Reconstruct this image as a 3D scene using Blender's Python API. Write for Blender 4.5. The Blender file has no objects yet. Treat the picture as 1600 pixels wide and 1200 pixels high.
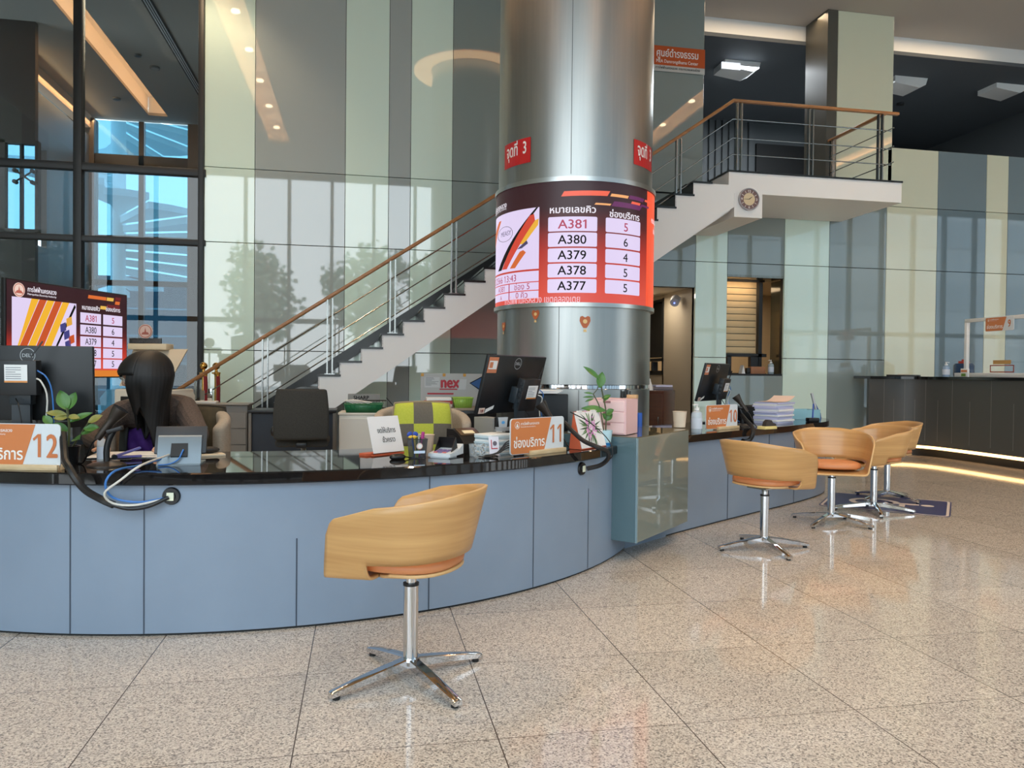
import bpy, bmesh, math, random
from mathutils import Vector, Matrix
C = bpy.context.scene.collection
SC = bpy.context.scene
PI = math.pi
random.seed(7)

# ------------------------------------------------------------------ camera
F_PX, EYE = 1200.0, 1.2
YAW, PITCH, ROLL = math.atan(234/1200), -math.atan(19/1200), 0.0107
fw = Vector((math.sin(YAW)*math.cos(PITCH), math.cos(YAW)*math.cos(PITCH), math.sin(PITCH)))
r0 = Vector((math.cos(YAW), -math.sin(YAW), 0)); u0 = r0.cross(fw)
rt = r0*math.cos(ROLL) + u0*math.sin(ROLL); up = u0*math.cos(ROLL) - r0*math.sin(ROLL)
cd = bpy.data.cameras.new('camera'); cam = bpy.data.objects.new('camera', cd); C.objects.link(cam)
cd.sensor_width = 36; cd.lens = F_PX/1600*36; cd.clip_end = 300; cd.clip_start = .05
m = Matrix.Identity(4)
for i in range(3):
    m[i][0] = rt[i]; m[i][1] = up[i]; m[i][2] = -fw[i]
m[0][3], m[1][3], m[2][3] = 0, 0, EYE
cam.matrix_world = m; SC.camera = cam

# ------------------------------------------------------------------ exposure, sky, daylight and lamps
vs = SC.view_settings
vs.view_transform = 'Standard'; vs.look = 'None'; vs.gamma = 1; vs.use_curve_mapping = False
vs.exposure = 0.0
W = bpy.data.worlds.new('sky'); SC.world = W; W.use_nodes = True
nt = W.node_tree; bg = nt.nodes['Background']
tc = nt.nodes.new('ShaderNodeTexCoord'); sx = nt.nodes.new('ShaderNodeSeparateXYZ'); cr = nt.nodes.new('ShaderNodeValToRGB')
nt.links.new(tc.outputs['Generated'], sx.inputs[0]); nt.links.new(sx.outputs['Z'], cr.inputs[0]); nt.links.new(cr.outputs[0], bg.inputs[0])
cr.color_ramp.elements[0].position = 0.0; cr.color_ramp.elements[0].color = (.88, .96, 1.0, 1)
cr.color_ramp.elements[1].position = .8; cr.color_ramp.elements[1].color = (.66, .85, 1.0, 1)
bg.inputs[1].default_value = 4.3
WARM = (1.0, .74, .48); WARMER = (1.0, .60, .30)
def area(name, loc, rot, sx_, sy_, power, color=WARM, portal=False):
    l = bpy.data.lights.new(name, 'AREA'); l.shape = 'RECTANGLE'; l.size = sx_; l.size_y = sy_; l.energy = power; l.color = color
    o = bpy.data.objects.new(name, l); C.objects.link(o); o.location = loc; o.rotation_euler = rot
    if portal: l.cycles.is_portal = True
    return o
area('daylight_portal', (9.5, -1.35, 3.45), (PI/2, 0, 0), 33, 6.5, 1, portal=True)
area('daylight_portal', (-4.6, 21.0, 2.0), (-PI/2, 0, 0), 7.0, 10.0, 1, portal=True)
def spot(name, loc, power, size=1.9, color=WARM, blend=.6):
    l = bpy.data.lights.new(name, 'SPOT'); l.energy = power; l.color = color; l.spot_size = size; l.spot_blend = blend; l.shadow_soft_size = .05
    o = bpy.data.objects.new(name, l); C.objects.link(o); o.location = loc
    return o

# ------------------------------------------------------------------ helpers
def lin(c):
    return tuple((v/255/12.92) if v/255 <= .04045 else ((v/255+.055)/1.055)**2.4 for v in c)
MATS = {}
def mat(name, rgb, rough=.5, metal=0.0, ior=1.5, emit=0.0, alpha=1.0, coat=0.0, trans=0.0, sheen=0.0):
    if name in MATS: return MATS[name]
    m = bpy.data.materials.new(name); m.use_nodes = True; b = m.node_tree.nodes['Principled BSDF']
    c = (*lin(rgb), 1)
    b.inputs['Base Color'].default_value = c; b.inputs['Roughness'].default_value = rough; b.inputs['Metallic'].default_value = metal
    b.inputs['IOR'].default_value = ior; b.inputs['Coat Weight'].default_value = coat; b.inputs['Transmission Weight'].default_value = trans
    b.inputs['Alpha'].default_value = alpha; b.inputs['Sheen Weight'].default_value = sheen
    if emit: b.inputs['Emission Color'].default_value = c; b.inputs['Emission Strength'].default_value = emit
    MATS[name] = m; return m
def pane_mat(name, tint=(255, 255, 255), base=.0, rough=0.0, ior=1.5):
    """thin clear glass: what passes through plus a mirror share that grows at a slant"""
    m = bpy.data.materials.new(name); m.use_nodes = True; n = m.node_tree; n.nodes.clear()
    o = n.nodes.new('ShaderNodeOutputMaterial'); mx = n.nodes.new('ShaderNodeMixShader'); t = n.nodes.new('ShaderNodeBsdfTransparent')
    g = n.nodes.new('ShaderNodeBsdfGlossy'); f = n.nodes.new('ShaderNodeFresnel'); ge = n.nodes.new('ShaderNodeNewGeometry'); mr = n.nodes.new('ShaderNodeMapRange'); mr.inputs['To Min'].default_value = ior; mr.inputs['To Max'].default_value = 1/ior
    n.links.new(ge.outputs['Backfacing'], mr.inputs['Value']); n.links.new(mr.outputs[0], f.inputs[0]); g.inputs['Roughness'].default_value = rough
    t.inputs[0].default_value = (*lin(tint), 1)
    n.links.new(f.outputs[0], mx.inputs[0]); n.links.new(t.outputs[0], mx.inputs[1]); n.links.new(g.outputs[0], mx.inputs[2]); n.links.new(mx.outputs[0], o.inputs[0])
    MATS[name] = m; return m
def nd(m, t, **k):
    n = m.node_tree.nodes.new(t)
    for a, v in k.items(): setattr(n, a, v)
    return n

class MB:
    """collects shapes for ONE mesh object"""
    def __init__(s): s.bm = bmesh.new()
    def _add(s, vs_, fs, mi=0, smooth=False):
        bv = [s.bm.verts.new(v) for v in vs_]
        for f in fs:
            try:
                g = s.bm.faces.new([bv[i] for i in f]); g.material_index = mi; g.smooth = smooth
            except ValueError: pass
        return bv
    def box(s, c, d, mi=0, rz=0.0, rot=None, bev=0.0, seg=2):
        hx, hy, hz = d[0]/2, d[1]/2, d[2]/2
        V = [Vector((x, y, z)) for x in (-hx, hx) for y in (-hy, hy) for z in (-hz, hz)]
        Fc = [(0, 1, 3, 2), (4, 6, 7, 5), (0, 4, 5, 1), (2, 3, 7, 6), (0, 2, 6, 4), (1, 5, 7, 3)]
        R = rot if rot is not None else Matrix.Rotation(rz, 3, 'Z')
        if bev > 0:
            t = bmesh.new(); tv = [t.verts.new(v) for v in V]
            for f in Fc: t.faces.new([tv[i] for i in f])
            bmesh.ops.bevel(t, geom=t.edges[:], offset=min(bev, min(d)*.49), segments=seg, affect='EDGES', profile=.5)
            t.verts.index_update()
            V = [v.co.copy() for v in t.verts]; Fc = [tuple(v.index for v in f.verts) for f in t.faces]; t.free()
        c = Vector(c)
        s._add([R@v + c for v in V], Fc, mi, smooth=bev > 0); return s
    def bar(s, p0, p1, w, h, mi=0, upv=(0, 0, 1), bev=0.0):
        p0, p1 = Vector(p0), Vector(p1); d = p1-p0; L = d.length; d.normalize()
        a = Vector(upv).cross(d)
        if a.length < 1e-5: a = Vector((1, 0, 0)).cross(d)
        a.normalize(); b = d.cross(a)
        R = Matrix((d, a, b)).transposed()
        return s.box((p0+p1)/2, (L, w, h), mi, rot=R, bev=bev)
    def cyl(s, p0, p1, r0, r1=None, n=16, mi=0, cap=True):
        r1 = r0 if r1 is None else r1
        p0, p1 = Vector(p0), Vector(p1); d = (p1-p0).normalized()
        a = d.orthogonal().normalized(); b = d.cross(a)
        V = []
        for p, r in ((p0, r0), (p1, r1)):
            V += [p + (a*math.cos(2*PI*i/n) + b*math.sin(2*PI*i/n))*r for i in range(n)]
        bv = s._add(V, [(i, (i+1) % n, n+(i+1) % n, n+i) for i in range(n)], mi, True)
        if cap:
            for q in (list(reversed(bv[:n])), bv[n:]):
                f = s.bm.faces.new(q); f.material_index = mi
        return s
    def tube(s, pts, r, n=8, mi=0, smooth=4, cap=True, closed=False):
        P = [Vector(p) for p in pts]
        if smooth and len(P) > 2:
            Q = []
            for i in range(len(P)-1):
                a = P[i-1] if i > 0 else P[i]*2-P[i+1]; b, c = P[i], P[i+1]; d = P[i+2] if i+2 < len(P) else c*2-b
                for k in range(smooth):
                    t = k/smooth
                    Q.append(.5*((2*b) + (c-a)*t + (2*a-5*b+4*c-d)*t*t + (3*b-a-3*c+d)*t**3))
            Q.append(P[-1]); P = Q
        R = r if callable(r) else (lambda t: r)
        T = [(P[min(i+1, len(P)-1)]-P[max(i-1, 0)]).normalized() for i in range(len(P))]
        a = T[0].orthogonal().normalized(); V = []
        for i, p in enumerate(P):
            a = (a - T[i]*a.dot(T[i])).normalized(); b = T[i].cross(a); q = R(i/(len(P)-1))
            V += [p + (a*math.cos(2*PI*k/n) + b*math.sin(2*PI*k/n))*q for k in range(n)]
        Fc = [(i*n+k, i*n+(k+1) % n, (i+1)*n+(k+1) % n, (i+1)*n+k) for i in range(len(P)-1) for k in range(n)]
        bv = s._add(V, Fc, mi, True)
        if cap:
            for q in (list(reversed(bv[:n])), bv[-n:]):
                f = s.bm.faces.new(q); f.material_index = mi
        return s
    def lathe(s, prof, c=(0, 0, 0), n=24, mi=0, R=None, a0=0, a1=2*PI):
        c = Vector(c); full = abs(a1-a0-2*PI) < 1e-6; k = n if full else n+1
        V = []
        for (r, z) in prof:
            for i in range(k):
                a = a0+(a1-a0)*i/n; v = Vector((r*math.cos(a), r*math.sin(a), z))
                V.append((R@v if R is not None else v) + c)
        Fc = []
        for j in range(len(prof)-1):
            for i in range(n):
                i2 = (i+1) % k
                Fc.append((j*k+i, j*k+i2, (j+1)*k+i2, (j+1)*k+i))
        s._add(V, Fc, mi, True); return s
    def prism(s, pts, ext, mi=0, mi_side=None):
        P = [Vector(p) for p in pts]; e = Vector(ext); n = len(P)
        bv = s._add(P + [p+e for p in P], [], mi)
        for q, k in ((list(reversed(bv[:n])), mi), (bv[n:], mi)):
            f = s.bm.faces.new(q); f.material_index = k
        for i in range(n):
            f = s.bm.faces.new([bv[i], bv[(i+1) % n], bv[n+(i+1) % n], bv[n+i]]); f.material_index = mi if mi_side is None else mi_side
        return s
    def poly(s, pts, mi=0): s._add([Vector(p) for p in pts], [tuple(range(len(pts)))], mi); return s
    def ball(s, c, r, mi=0, nu=16, nv=10, R=None):
        c = Vector(c); r = (r, r, r) if isinstance(r, (int, float)) else r
        V = []
        for j in range(nv+1):
            th = PI*j/nv
            for i in range(nu):
                a = 2*PI*i/nu; v = Vector((r[0]*math.sin(th)*math.cos(a), r[1]*math.sin(th)*math.sin(a), r[2]*math.cos(th)))
                V.append((R@v if R is not None else v)+c)
        s._add(V, [(j*nu+i, (j+1)*nu+i, (j+1)*nu+(i+1) % nu, j*nu+(i+1) % nu) for j in range(nv) for i in range(nu)], mi, True)
        return s
    def grid(s, fn, nu, nv, mi=0, smooth=True, closed_u=False):
        V = [Vector(fn(i/nu, j/nv)) for j in range(nv+1) for i in range(nu+1)]
        k = nu+1
        s._add(V, [(j*k+i, j*k+i+1, (j+1)*k+i+1, (j+1)*k+i) for j in range(nv) for i in range(nu)], mi, smooth); return s
    def flat(s, polys, fn, mi=0):
        for q in polys: s._add([Vector(fn(*p)) for p in q], [tuple(range(len(q)))], mi)
        return s
    def weld(s, d=1e-4): bmesh.ops.remove_doubles(s.bm, verts=s.bm.verts[:], dist=d); return s
    def normals(s): bmesh.ops.recalc_face_normals(s.bm, faces=s.bm.faces[:]); return s
    def build(s, name, mats, parent=None, angle=None, label=None, fix=True, kind=None):
        if fix: bmesh.ops.recalc_face_normals(s.bm, faces=s.bm.faces[:])
        me = bpy.data.meshes.new(name); s.bm.to_mesh(me); s.bm.free()
        for q in (mats if isinstance(mats, (list, tuple)) else [mats]): me.materials.append(q)
        if angle is not None:
            for p in me.polygons: p.use_smooth = True
            me.set_sharp_from_angle(angle=math.radians(angle))
        else:
            me.set_sharp_from_angle(angle=math.radians(38))
        o = bpy.data.objects.new(name, me); C.objects.link(o)
        if parent is not None: o.parent = parent
        if label: o['label'] = label
        if kind: o['kind'] = kind
        return o

def tag(o, label, cat, group=None, kind=None):
    o['label'] = label; o['category'] = cat
    if group: o['group'] = group
    if kind: o['kind'] = kind
    return o
def thing(name, label, cat, loc=(0, 0, 0), rz=0.0, group=None):
    o = bpy.data.objects.new(name, None); C.objects.link(o); o.location = loc; o.rotation_euler = (0, 0, rz); o.empty_display_size = .1
    return tag(o, label, cat, group)
def struct(o): o['kind'] = 'structure'; return o
def dup(o, loc=None, rz=None, label=None, parent=None):
    c = o.copy(); C.objects.link(c)
    if parent is not None: c.parent = parent
    if loc is not None: c.location = loc
    if rz is not None: c.rotation_euler = (0, 0, rz)
    if label: c['label'] = label
    for ch in [x for x in C.objects if x.parent == o]: dup(ch, parent=c)
    return c

# ---- lettering: outlines of the built-in typeface cut into trapezoids
_TX = {}
def glyphs(body):
    if body in _TX: return _TX[body]
    cu = bpy.data.curves.new('lettering', 'FONT'); cu.body = body; cu.size = 1; cu.resolution_u = 3; cu.dimensions = '2D'; cu.fill_mode = 'NONE'
    o = bpy.data.objects.new('lettering', cu); C.objects.link(o)
    dg = bpy.context.evaluated_depsgraph_get(); me = bpy.data.meshes.new_from_object(o.evaluated_get(dg))
    nb = {}
    for e in me.edges:
        a, b = e.vertices; nb.setdefault(a, []).append(b); nb.setdefault(b, []).append(a)
    seen, loops = set(), []
    for i in range(len(me.vertices)):
        if i in seen or i not in nb: continue
        L = [i]; seen.add(i); nxt = i+1 if (i+1) in nb[i] else nb[i][0]
        while nxt not in seen:
            L.append(nxt); seen.add(nxt); c = [k for k in nb[nxt] if k not in seen]
            if not c: break
            nxt = c[0]
        loops.append([(me.vertices[k].co.x, me.vertices[k].co.y) for k in L])
    bpy.data.objects.remove(o); bpy.data.curves.remove(cu); bpy.data.meshes.remove(me)
    # the plain stroke of a 1 gets its flag
    ones = [L for L in loops if len(L) <= 6 and max(p[1] for p in L)-min(p[1] for p in L) > .45 and max(p[0] for p in L)-min(p[0] for p in L) < .14] if '1' in body and 'l' not in body.replace('Electricity', '') else []
    for L in ones:
        x0, y1 = min(p[0] for p in L), max(p[1] for p in L); sg = sum(L[j][0]*L[(j+1) % len(L)][1]-L[(j+1) % len(L)][0]*L[j][1] for j in range(len(L)))
        fl = [(x0+.03, y1), (x0-.13, y1-.10), (x0-.13, y1-.18), (x0+.03, y1-.09)]
        loops.append(fl if sg > 0 else fl[::-1])
    _TX[body] = loops; return loops
_TQ = {}
def text_quads(body, bold=0.0):
    """(quads, width): trapezoids filling the lettering, baseline at 0, em size 1"""
    key = (body, bold)
    if key in _TQ: return _TQ[key]
    base = glyphs(body); q = 240.0
    sh = [(0, 0)] if not bold else [(bold, 0), (-bold, 0), (0, bold*.7), (0, -bold*.7)]
    E = []
    for L in base:
        P = [(x, round(y*q)/q) for x, y in L]
        for dx, dy in sh:
            dy = round(dy*q)/q
            for i in range(len(P)):
                (x0, y0), (x1, y1) = P[i], P[(i+1) % len(P)]
                if y0 != y1: E.append((x0+dx, y0+dy, x1+dx, y1+dy))
    ys = sorted({e[1] for e in E} | {e[3] for e in E}); out = []
    for a, b in zip(ys, ys[1:]):
        mid = (a+b)/2; X = []
        for x0, y0, x1, y1 in E:
            lo, hi = min(y0, y1), max(y0, y1)
            if lo <= a+1e-9 and hi >= b-1e-9:
                f = lambda y: x0+(x1-x0)*(y-y0)/(y1-y0)
                X.append((f(mid), f(a), f(b), 1 if y1 > y0 else -1))
        X.sort(); w = 0
        for i, (mx, xa, xb, d) in enumerate(X):
            if w == 0: st = (xa, xb)
            w += d
            if w == 0: out.append([(st[0], a), (xa, a), (xb, b), (st[1], b)])
    wd = max((x for L in base for x, y in L), default=0)
    _TQ[key] = (out, wd); return _TQ[key]
def letter(mb, body, size, fn, at=(0, 0), align='C', mi=0, bold=0.0, sx=1.0, width=None):
    Q, w = text_quads(body, bold)
    if width: sx = width/(w*size)
    off = {'L': 0, 'C': -w*size*sx/2, 'R': -w*size*sx}[align]
    mb.flat([[(at[0]+off+x*size*sx, at[1]+y*size) for x, y in q] for q in Q], fn, mi)
def rect(x0, y0, x1, y1): return [(x0, y0), (x1, y0), (x1, y1), (x0, y1)]
def disc(cx, cy, r, n=24, ry=None):
    ry = r if ry is None else ry
    return [(cx+r*math.cos(2*PI*i/n), cy+ry*math.sin(2*PI*i/n)) for i in range(n)]
def ring(cx, cy, r0, r1, n=28):
    return [[(cx+r*math.cos(a), cy+r*math.sin(a)) for r, a in ((r0, 2*PI*i/n), (r1, 2*PI*i/n), (r1, 2*PI*(i+1)/n), (r0, 2*PI*(i+1)/n))] for i in range(n)]
def rrect(x0, y0, x1, y1, r, n=5, corners=(1, 1, 1, 1)):
    o = []
    for (cx, cy, a), k in zip(((x0+r, y0+r, PI), (x1-r, y0+r, 1.5*PI), (x1-r, y1-r, 0), (x0+r, y1-r, .5*PI)), corners):
        if k: o += [(cx+r*math.cos(a+PI/2*i/n), cy+r*math.sin(a+PI/2*i/n)) for i in range(n+1)]
        else: o.append((x0 if a in (PI, .5*PI) else x1, y0 if a in (PI, 1.5*PI) else y1))
    return o
def strips(poly, k):
    """cut a convex outline into k upright slices so that it can follow a curved face"""
    xs = [p[0] for p in poly]; a, b = min(xs), max(xs); out = []
    def clip(P, x, keep_gt):
        R = []
        for i in range(len(P)):
            p, q = P[i], P[(i+1) % len(P)]; ip = (p[0] >= x) if keep_gt else (p[0] <= x); iq = (q[0] >= x) if keep_gt else (q[0] <= x)
            if ip: R.append(p)
            if ip != iq:
                t = (x-p[0])/(q[0]-p[0]); R.append((x, p[1]+t*(q[1]-p[1])))
        return R
    for i in range(k):
        P = clip(clip(poly, a+(b-a)*i/k, True), a+(b-a)*(i+1)/k, False)
        if len(P) > 2: out.append(P)
    return out

# ------------------------------------------------------------------ materials
def granite():
    m = mat('granite', (190, 175, 160), .07, ior=1.5); n = m.node_tree; b = n.nodes['Principled BSDF']; L = n.links
    tc = nd(m, 'ShaderNodeTexCoord'); sp = nd(m, 'ShaderNodeSeparateXYZ'); L.new(tc.outputs['Object'], sp.inputs[0])
    vo = nd(m, 'ShaderNodeTexVoronoi'); vo.inputs['Scale'].default_value = 185; L.new(tc.outputs['Object'], vo.inputs['Vector'])
    no = nd(m, 'ShaderNodeTexNoise'); no.inputs['Scale'].default_value = 150; no.inputs['Detail'].default_value = 3; L.new(tc.outputs['Object'], no.inputs['Vector'])
    sv = nd(m, 'ShaderNodeSeparateXYZ'); L.new(vo.outputs['Color'], sv.inputs[0])
    ad = nd(m, 'ShaderNodeMath', operation='ADD'); L.new(sv.outputs[0], ad.inputs[0]); L.new(no.outputs['Fac'], ad.inputs[1])
    r = nd(m, 'ShaderNodeValToRGB'); e = r.color_ramp.elements
    L.new(ad.outputs[0], r.inputs[0])
    hv = nd(m, 'ShaderNodeMath', operation='MULTIPLY'); hv.inputs[1].default_value = .5; L.new(ad.outputs[0], hv.inputs[0]); L.new(hv.outputs[0], r.inputs[0])
    e[0].position = .22; e[0].color = (*lin((110, 104, 100)), 1)
    e[1].position = .80; e[1].color = (*lin((228, 220, 206)), 1)
    for p, c in ((.33, (160, 150, 140)), (.45, (192, 180, 168)), (.62, (210, 197, 183))):
        x = e.new(p); x.color = (*lin(c), 1)
    # joints of the 65 cm tiles, and a shade of its own for each tile
    def fr(sock, off):
        a = nd(m, 'ShaderNodeMath', operation='SUBTRACT'); a.inputs[1].default_value = off; L.new(sock, a.inputs[0])
        d = nd(m, 'ShaderNodeMath', operation='DIVIDE'); d.inputs[1].default_value = .65; L.new(a.outputs[0], d.inputs[0])
        f = nd(m, 'ShaderNodeMath', operation='FRACT'); L.new(d.outputs[0], f.inputs[0])
        fl = nd(m, 'ShaderNodeMath', operation='FLOOR'); L.new(d.outputs[0], fl.inputs[0])
        return f, fl
    fx, ix = fr(sp.outputs[0], -.207); fy, iy = fr(sp.outputs[1], 2.45)
    gx = nd(m, 'ShaderNodeMath', operation='LESS_THAN'); gx.inputs[1].default_value = .0065; L.new(fx.outputs[0], gx.inputs[0])
    gy = nd(m, 'ShaderNodeMath', operation='LESS_THAN'); gy.inputs[1].default_value = .0045; L.new(fy.outputs[0], gy.inputs[0])
    gm = nd(m, 'ShaderNodeMath', operation='MAXIMUM'); L.new(gx.outputs[0], gm.inputs[0]); L.new(gy.outputs[0], gm.inputs[1])
    cb = nd(m, 'ShaderNodeCombineXYZ'); L.new(ix.outputs[0], cb.inputs[0]); L.new(iy.outputs[0], cb.inputs[1])
    wn = nd(m, 'ShaderNodeTexWhiteNoise'); L.new(cb.outputs[0], wn.inputs['Vector'])
    mr = nd(m, 'ShaderNodeMapRange'); mr.inputs['To Min'].default_value = .90; mr.inputs['To Max'].default_value = 1.04; L.new(wn.outputs['Value'], mr.inputs['Value'])
    hs = nd(m, 'ShaderNodeMixRGB', blend_type='MULTIPLY'); hs.inputs[0].default_value = 1; L.new(r.outputs[0], hs.inputs[1]); L.new(mr.outputs[0], hs.inputs[2])
    mx = nd(m, 'ShaderNodeMixRGB'); L.new(gm.outputs[0], mx.inputs[0]); L.new(hs.outputs[0], mx.inputs[1]); mx.inputs[2].default_value = (*lin((84, 72, 64)), 1)
    L.new(mx.outputs[0], b.inputs['Base Color'])
    return m
def noisy(name, a, b_, scale, rough, stretch=(1, 1, 1), metal=0.0, detail=3, coat=0.0, ior=1.5):
    m = mat(name, a, rough, metal, coat=coat, ior=ior); L = m.node_tree.links; b = m.node_tree.nodes['Principled BSDF']
    tc = nd(m, 'ShaderNodeTexCoord'); mp = nd(m, 'ShaderNodeMapping'); mp.inputs['Scale'].default_value = stretch
    no = nd(m, 'ShaderNodeTexNoise'); no.inputs['Scale'].default_value = scale; no.inputs['Detail'].default_value = detail
    r = nd(m, 'ShaderNodeValToRGB'); r.color_ramp.elements[0].position = .3; r.color_ramp.elements[1].position = .7
    r.color_ramp.elements[0].color = (*lin(a), 1); r.color_ramp.elements[1].color = (*lin(b_), 1)
    L.new(tc.outputs['Object'], mp.inputs[0]); L.new(mp.outputs[0], no.inputs['Vector']); L.new(no.outputs['Fac'], r.inputs[0]); L.new(r.outputs[0], b.inputs['Base Color'])
    return m
GRANITE = granite()
G_LIGHT = mat('mint_back_painted_glass', (222, 243, 230), .025, ior=1.9)
G_GREY = mat('grey_back_painted_glass', (168, 177, 175), .025, ior=1.9)
G_CREAM = mat('cream_back_painted_glass', (222, 224, 198), .025, ior=1.9)
G_BLUE = mat('blue_grey_back_painted_glass', (116, 134, 142), .025, ior=1.9)
JOINT = mat('dark_joint', (22, 24, 25), .6)
CEIL = mat('grey_ceiling_paint', (190, 184, 176), .8)
CEIL_D = mat('dark_ceiling_paint', (86, 92, 98), .75)
WHITE = mat('white_paint', (232, 232, 230), .55)
OFFW = mat('off_white_laminate', (214, 210, 198), .45)
DFRAME = mat('dark_bronze_frame', (34, 36, 38), .45, .1)
BROWNP = mat('brown_panel', (58, 48, 42), .5)
PANE = pane_mat('clear_pane')
STEEL = mat('polished_steel', (158, 160, 158), .24, 1.0)
CHROME = mat('chrome', (210, 212, 215), .06, 1.0)
BRUSH = noisy('brushed_steel', (164, 166, 164), (172, 173, 170), 3.0, .34, (9, 9, .35), 1.0)
WOODRAIL = noisy('handrail_wood', (172, 120, 72), (146, 98, 56), 6, .35, (1, 8, 8))
BLACK = mat('black_plastic', (18, 18, 20), .4)
DARKST = noisy('black_polished_stone', (20, 19, 20), (32, 29, 28), 60, .03, coat=.0, ior=1.5)
STAIRST = mat('dark_stair_stone', (30, 33, 34), .25)
COUNTERP = noisy('blue_grey_counter_panel', (126, 142, 161), (133, 149, 168), 2.2, .42)
SEAM = mat('panel_seam', (58, 70, 86), .4)
LED = mat('warm_led', (255, 200, 130), .5, emit=5)
COVE = mat('cove_strip', (255, 190, 130), .5, emit=12)

# ------------------------------------------------------------------ room shell
WY, CZ = 10.8, 6.85
b = MB(); b.poly([(-12, -2.6, 0), (27, -2.6, 0), (27, 22, 0), (-12, 22, 0)]); struct(b.build('floor', GRANITE))
# main ceiling, cut around the light slots
SLOTS = [(-2.3, -1.82, 1.6, 10.7), (2.6, 3.05, -1, 4.6), (6.6, 7.05, -1, 8.6), (12.2, 12.65, 0, 9.6)]
b = MB(); xs = sorted({-7.5, 26.2, *[v for s_ in SLOTS for v in s_[:2]]})
for xa, xb in zip(xs, xs[1:]):
    ys = [(-1.6, 11.45)]
    for s_ in SLOTS:
        if s_[0] <= xa+1e-6 and xb <= s_[1]+1e-6: ys = [(-1.6, s_[2]), (s_[3], 11.45)]
    for ya, yb in ys: b.box(((xa+xb)/2, (ya+yb)/2, CZ+.03), (xb-xa, yb-ya, .06))
struct(b.build('ceiling', CEIL))
for i, (xa, xb, ya, yb) in enumerate(SLOTS):
    b = MB(); d = .4
    b.box(((xa+xb)/2, (ya+yb)/2, CZ+d), (xb-xa+.3, yb-ya+.3, .03)); b.box((xa-.15, (ya+yb)/2, CZ+d/2+.06), (.03, yb-ya+.3, d)); b.box((xb+.15, (ya+yb)/2, CZ+d/2+.06), (.03, yb-ya+.3, d))
    b.box(((xa+xb)/2, ya-.02, CZ+d/2+.06), (xb-xa+.3, .03, d)); b.box(((xa+xb)/2, yb+.02, CZ+d/2+.06), (xb-xa+.3, .03, d))
    o = struct(b.build('trim_%d' % (i+11), WHITE))
    b = MB(); b.box((xa-.1, (ya+yb)/2, CZ+.09), (.05, yb-ya, .03)); b.box((xb+.1, (ya+yb)/2, CZ+.09), (.05, yb-ya, .03)); b.build('light_strip', COVE, o)
    n = int((yb-ya)/1.5); b = MB()
    for k in range(n):
        y = ya+(k+.5)*(yb-ya)/n; spot('downlight_lamp', ((xa+xb)/2, y, CZ+.1), 150, 1.75)
        b.cyl(((xa+xb)/2, y, CZ+.13), ((xa+xb)/2, y, CZ+.16), .07, n=12)
    b.build('downlight', mat('downlight_lens', (255, 225, 180), emit=14), o)
# fascia and the lower dark ceiling of the upper floor
b = MB(); b.box((6.5, 11.46, CZ-.12), (13.4, .06, .36)); struct(b.build('trim_4', WHITE))
b = MB(); b.box((6.5, 15.5, CZ-.28), (13.4, 8.2, .06)); struct(b.build('ceiling', CEIL_D))
area('wall_wash_cove', (5.8, 10.98, CZ-.03), (0, 0, 0), 9.0, .2, 60, WARM)
# glass-clad back wall: strips of coloured panels between dark joints
J1, J2 = 3.874, 2.885
cols = [(-2.072, -1.432, 0), (-1.432, -.25, 1), (-.25, .338, 0), (.338, .637, 1), (.637, 1.218, 0), (1.218, 3.0, 6), (3.0, 4.17, 6), (4.17, 4.89, 6), (4.89, 5.405, 0), (5.405, 6.345, 6), (6.345, 7.106, 0), (7.106, 8.10, 6), (8.10, 9.01, 2), (9.01, 9.909, 3), (9.909, 10.32, 2), (10.32, 11.6, 3), (11.6, 13, 2), (13, 15.4, 3), (15.4, 17, 2), (17, 20, 3), (20, 22, 2), (22, 26, 3)]
b = MB(); g = .006
def panel(x0, x1, z0, z1, mi): b.box(((x0+x1)/2, WY+.02, (z0+z1)/2), (x1-x0-g, .04, z1-z0-g*1.4), mi, bev=.002, seg=1)
for x0, x1, k in cols:
    top = CZ if x1 <= 4.2 else (4.80 if x0 >= 8.0 else 3.88)
    zs = [0, 1.16, J2, J1, top] if x0 >= 8 else [0, 1.45, J2, J1, top]
    for z0, z1 in zip(zs, zs[1:]):
        if z1-z0 < .03: continue
        if abs(x0-4.17) < .01 or abs(x0-3.0) < .01 and False:
            if z1 <= 2.49: continue                              # doorway
            if z0 < 2.49 < z1: z0 = 2.49
        if abs(x0-5.405) < .01:                                  # teller window
            if z0 == 0: z1 = 1.19
            elif z0 == 1.45: z0 = 2.67
        panel(x0, x1, z0, z1, k)
# the piers that run up to the ceiling and their left cheeks
panel(4.17, 4.98, 3.89, CZ, 6); panel(7.19, 8.17, J1, CZ, 2)
b.box((7.10, WY+.30, (J1+CZ)/2), (.17, .6, CZ-J1), 4); b.box((7.68, WY+.33, (J1+CZ)/2), (1.0, .56, CZ-J1), 5)
b.box((4.57, WY+.33, (J1+CZ)/2), (.8, .56, CZ-J1), 5)
def backing(x0, x1, z0, z1): b.box(((x0+x1)/2, WY+.08, (z0+z1)/2), (x1-x0, .06, z1-z0), 5)
backing(-2.07, 4.17, 0, CZ); backing(4.17, 4.89, 2.49, 3.87); backing(4.89, 5.405, 0, 3.87); backing(5.405, 6.345, 0, 1.19); backing(5.405, 6.345, 2.67, 3.87)
backing(6.345, 8.1, 0, 3.87); backing(8.1, 26, 0, 4.79); b.box((19.6, WY+.2, 5.8), (13.0, .1, 2.1), 1)
struct(b.build('wall_back', [G_LIGHT, G_GREY, G_CREAM, G_BLUE, mat('pier_cheek', (86, 84, 76), .35), JOINT, mat('grey_glass_dark_reflection', (138, 150, 148), .025, ior=1.9)]))  # last material: same grey glass, its dark reflections put into the colour
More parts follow.
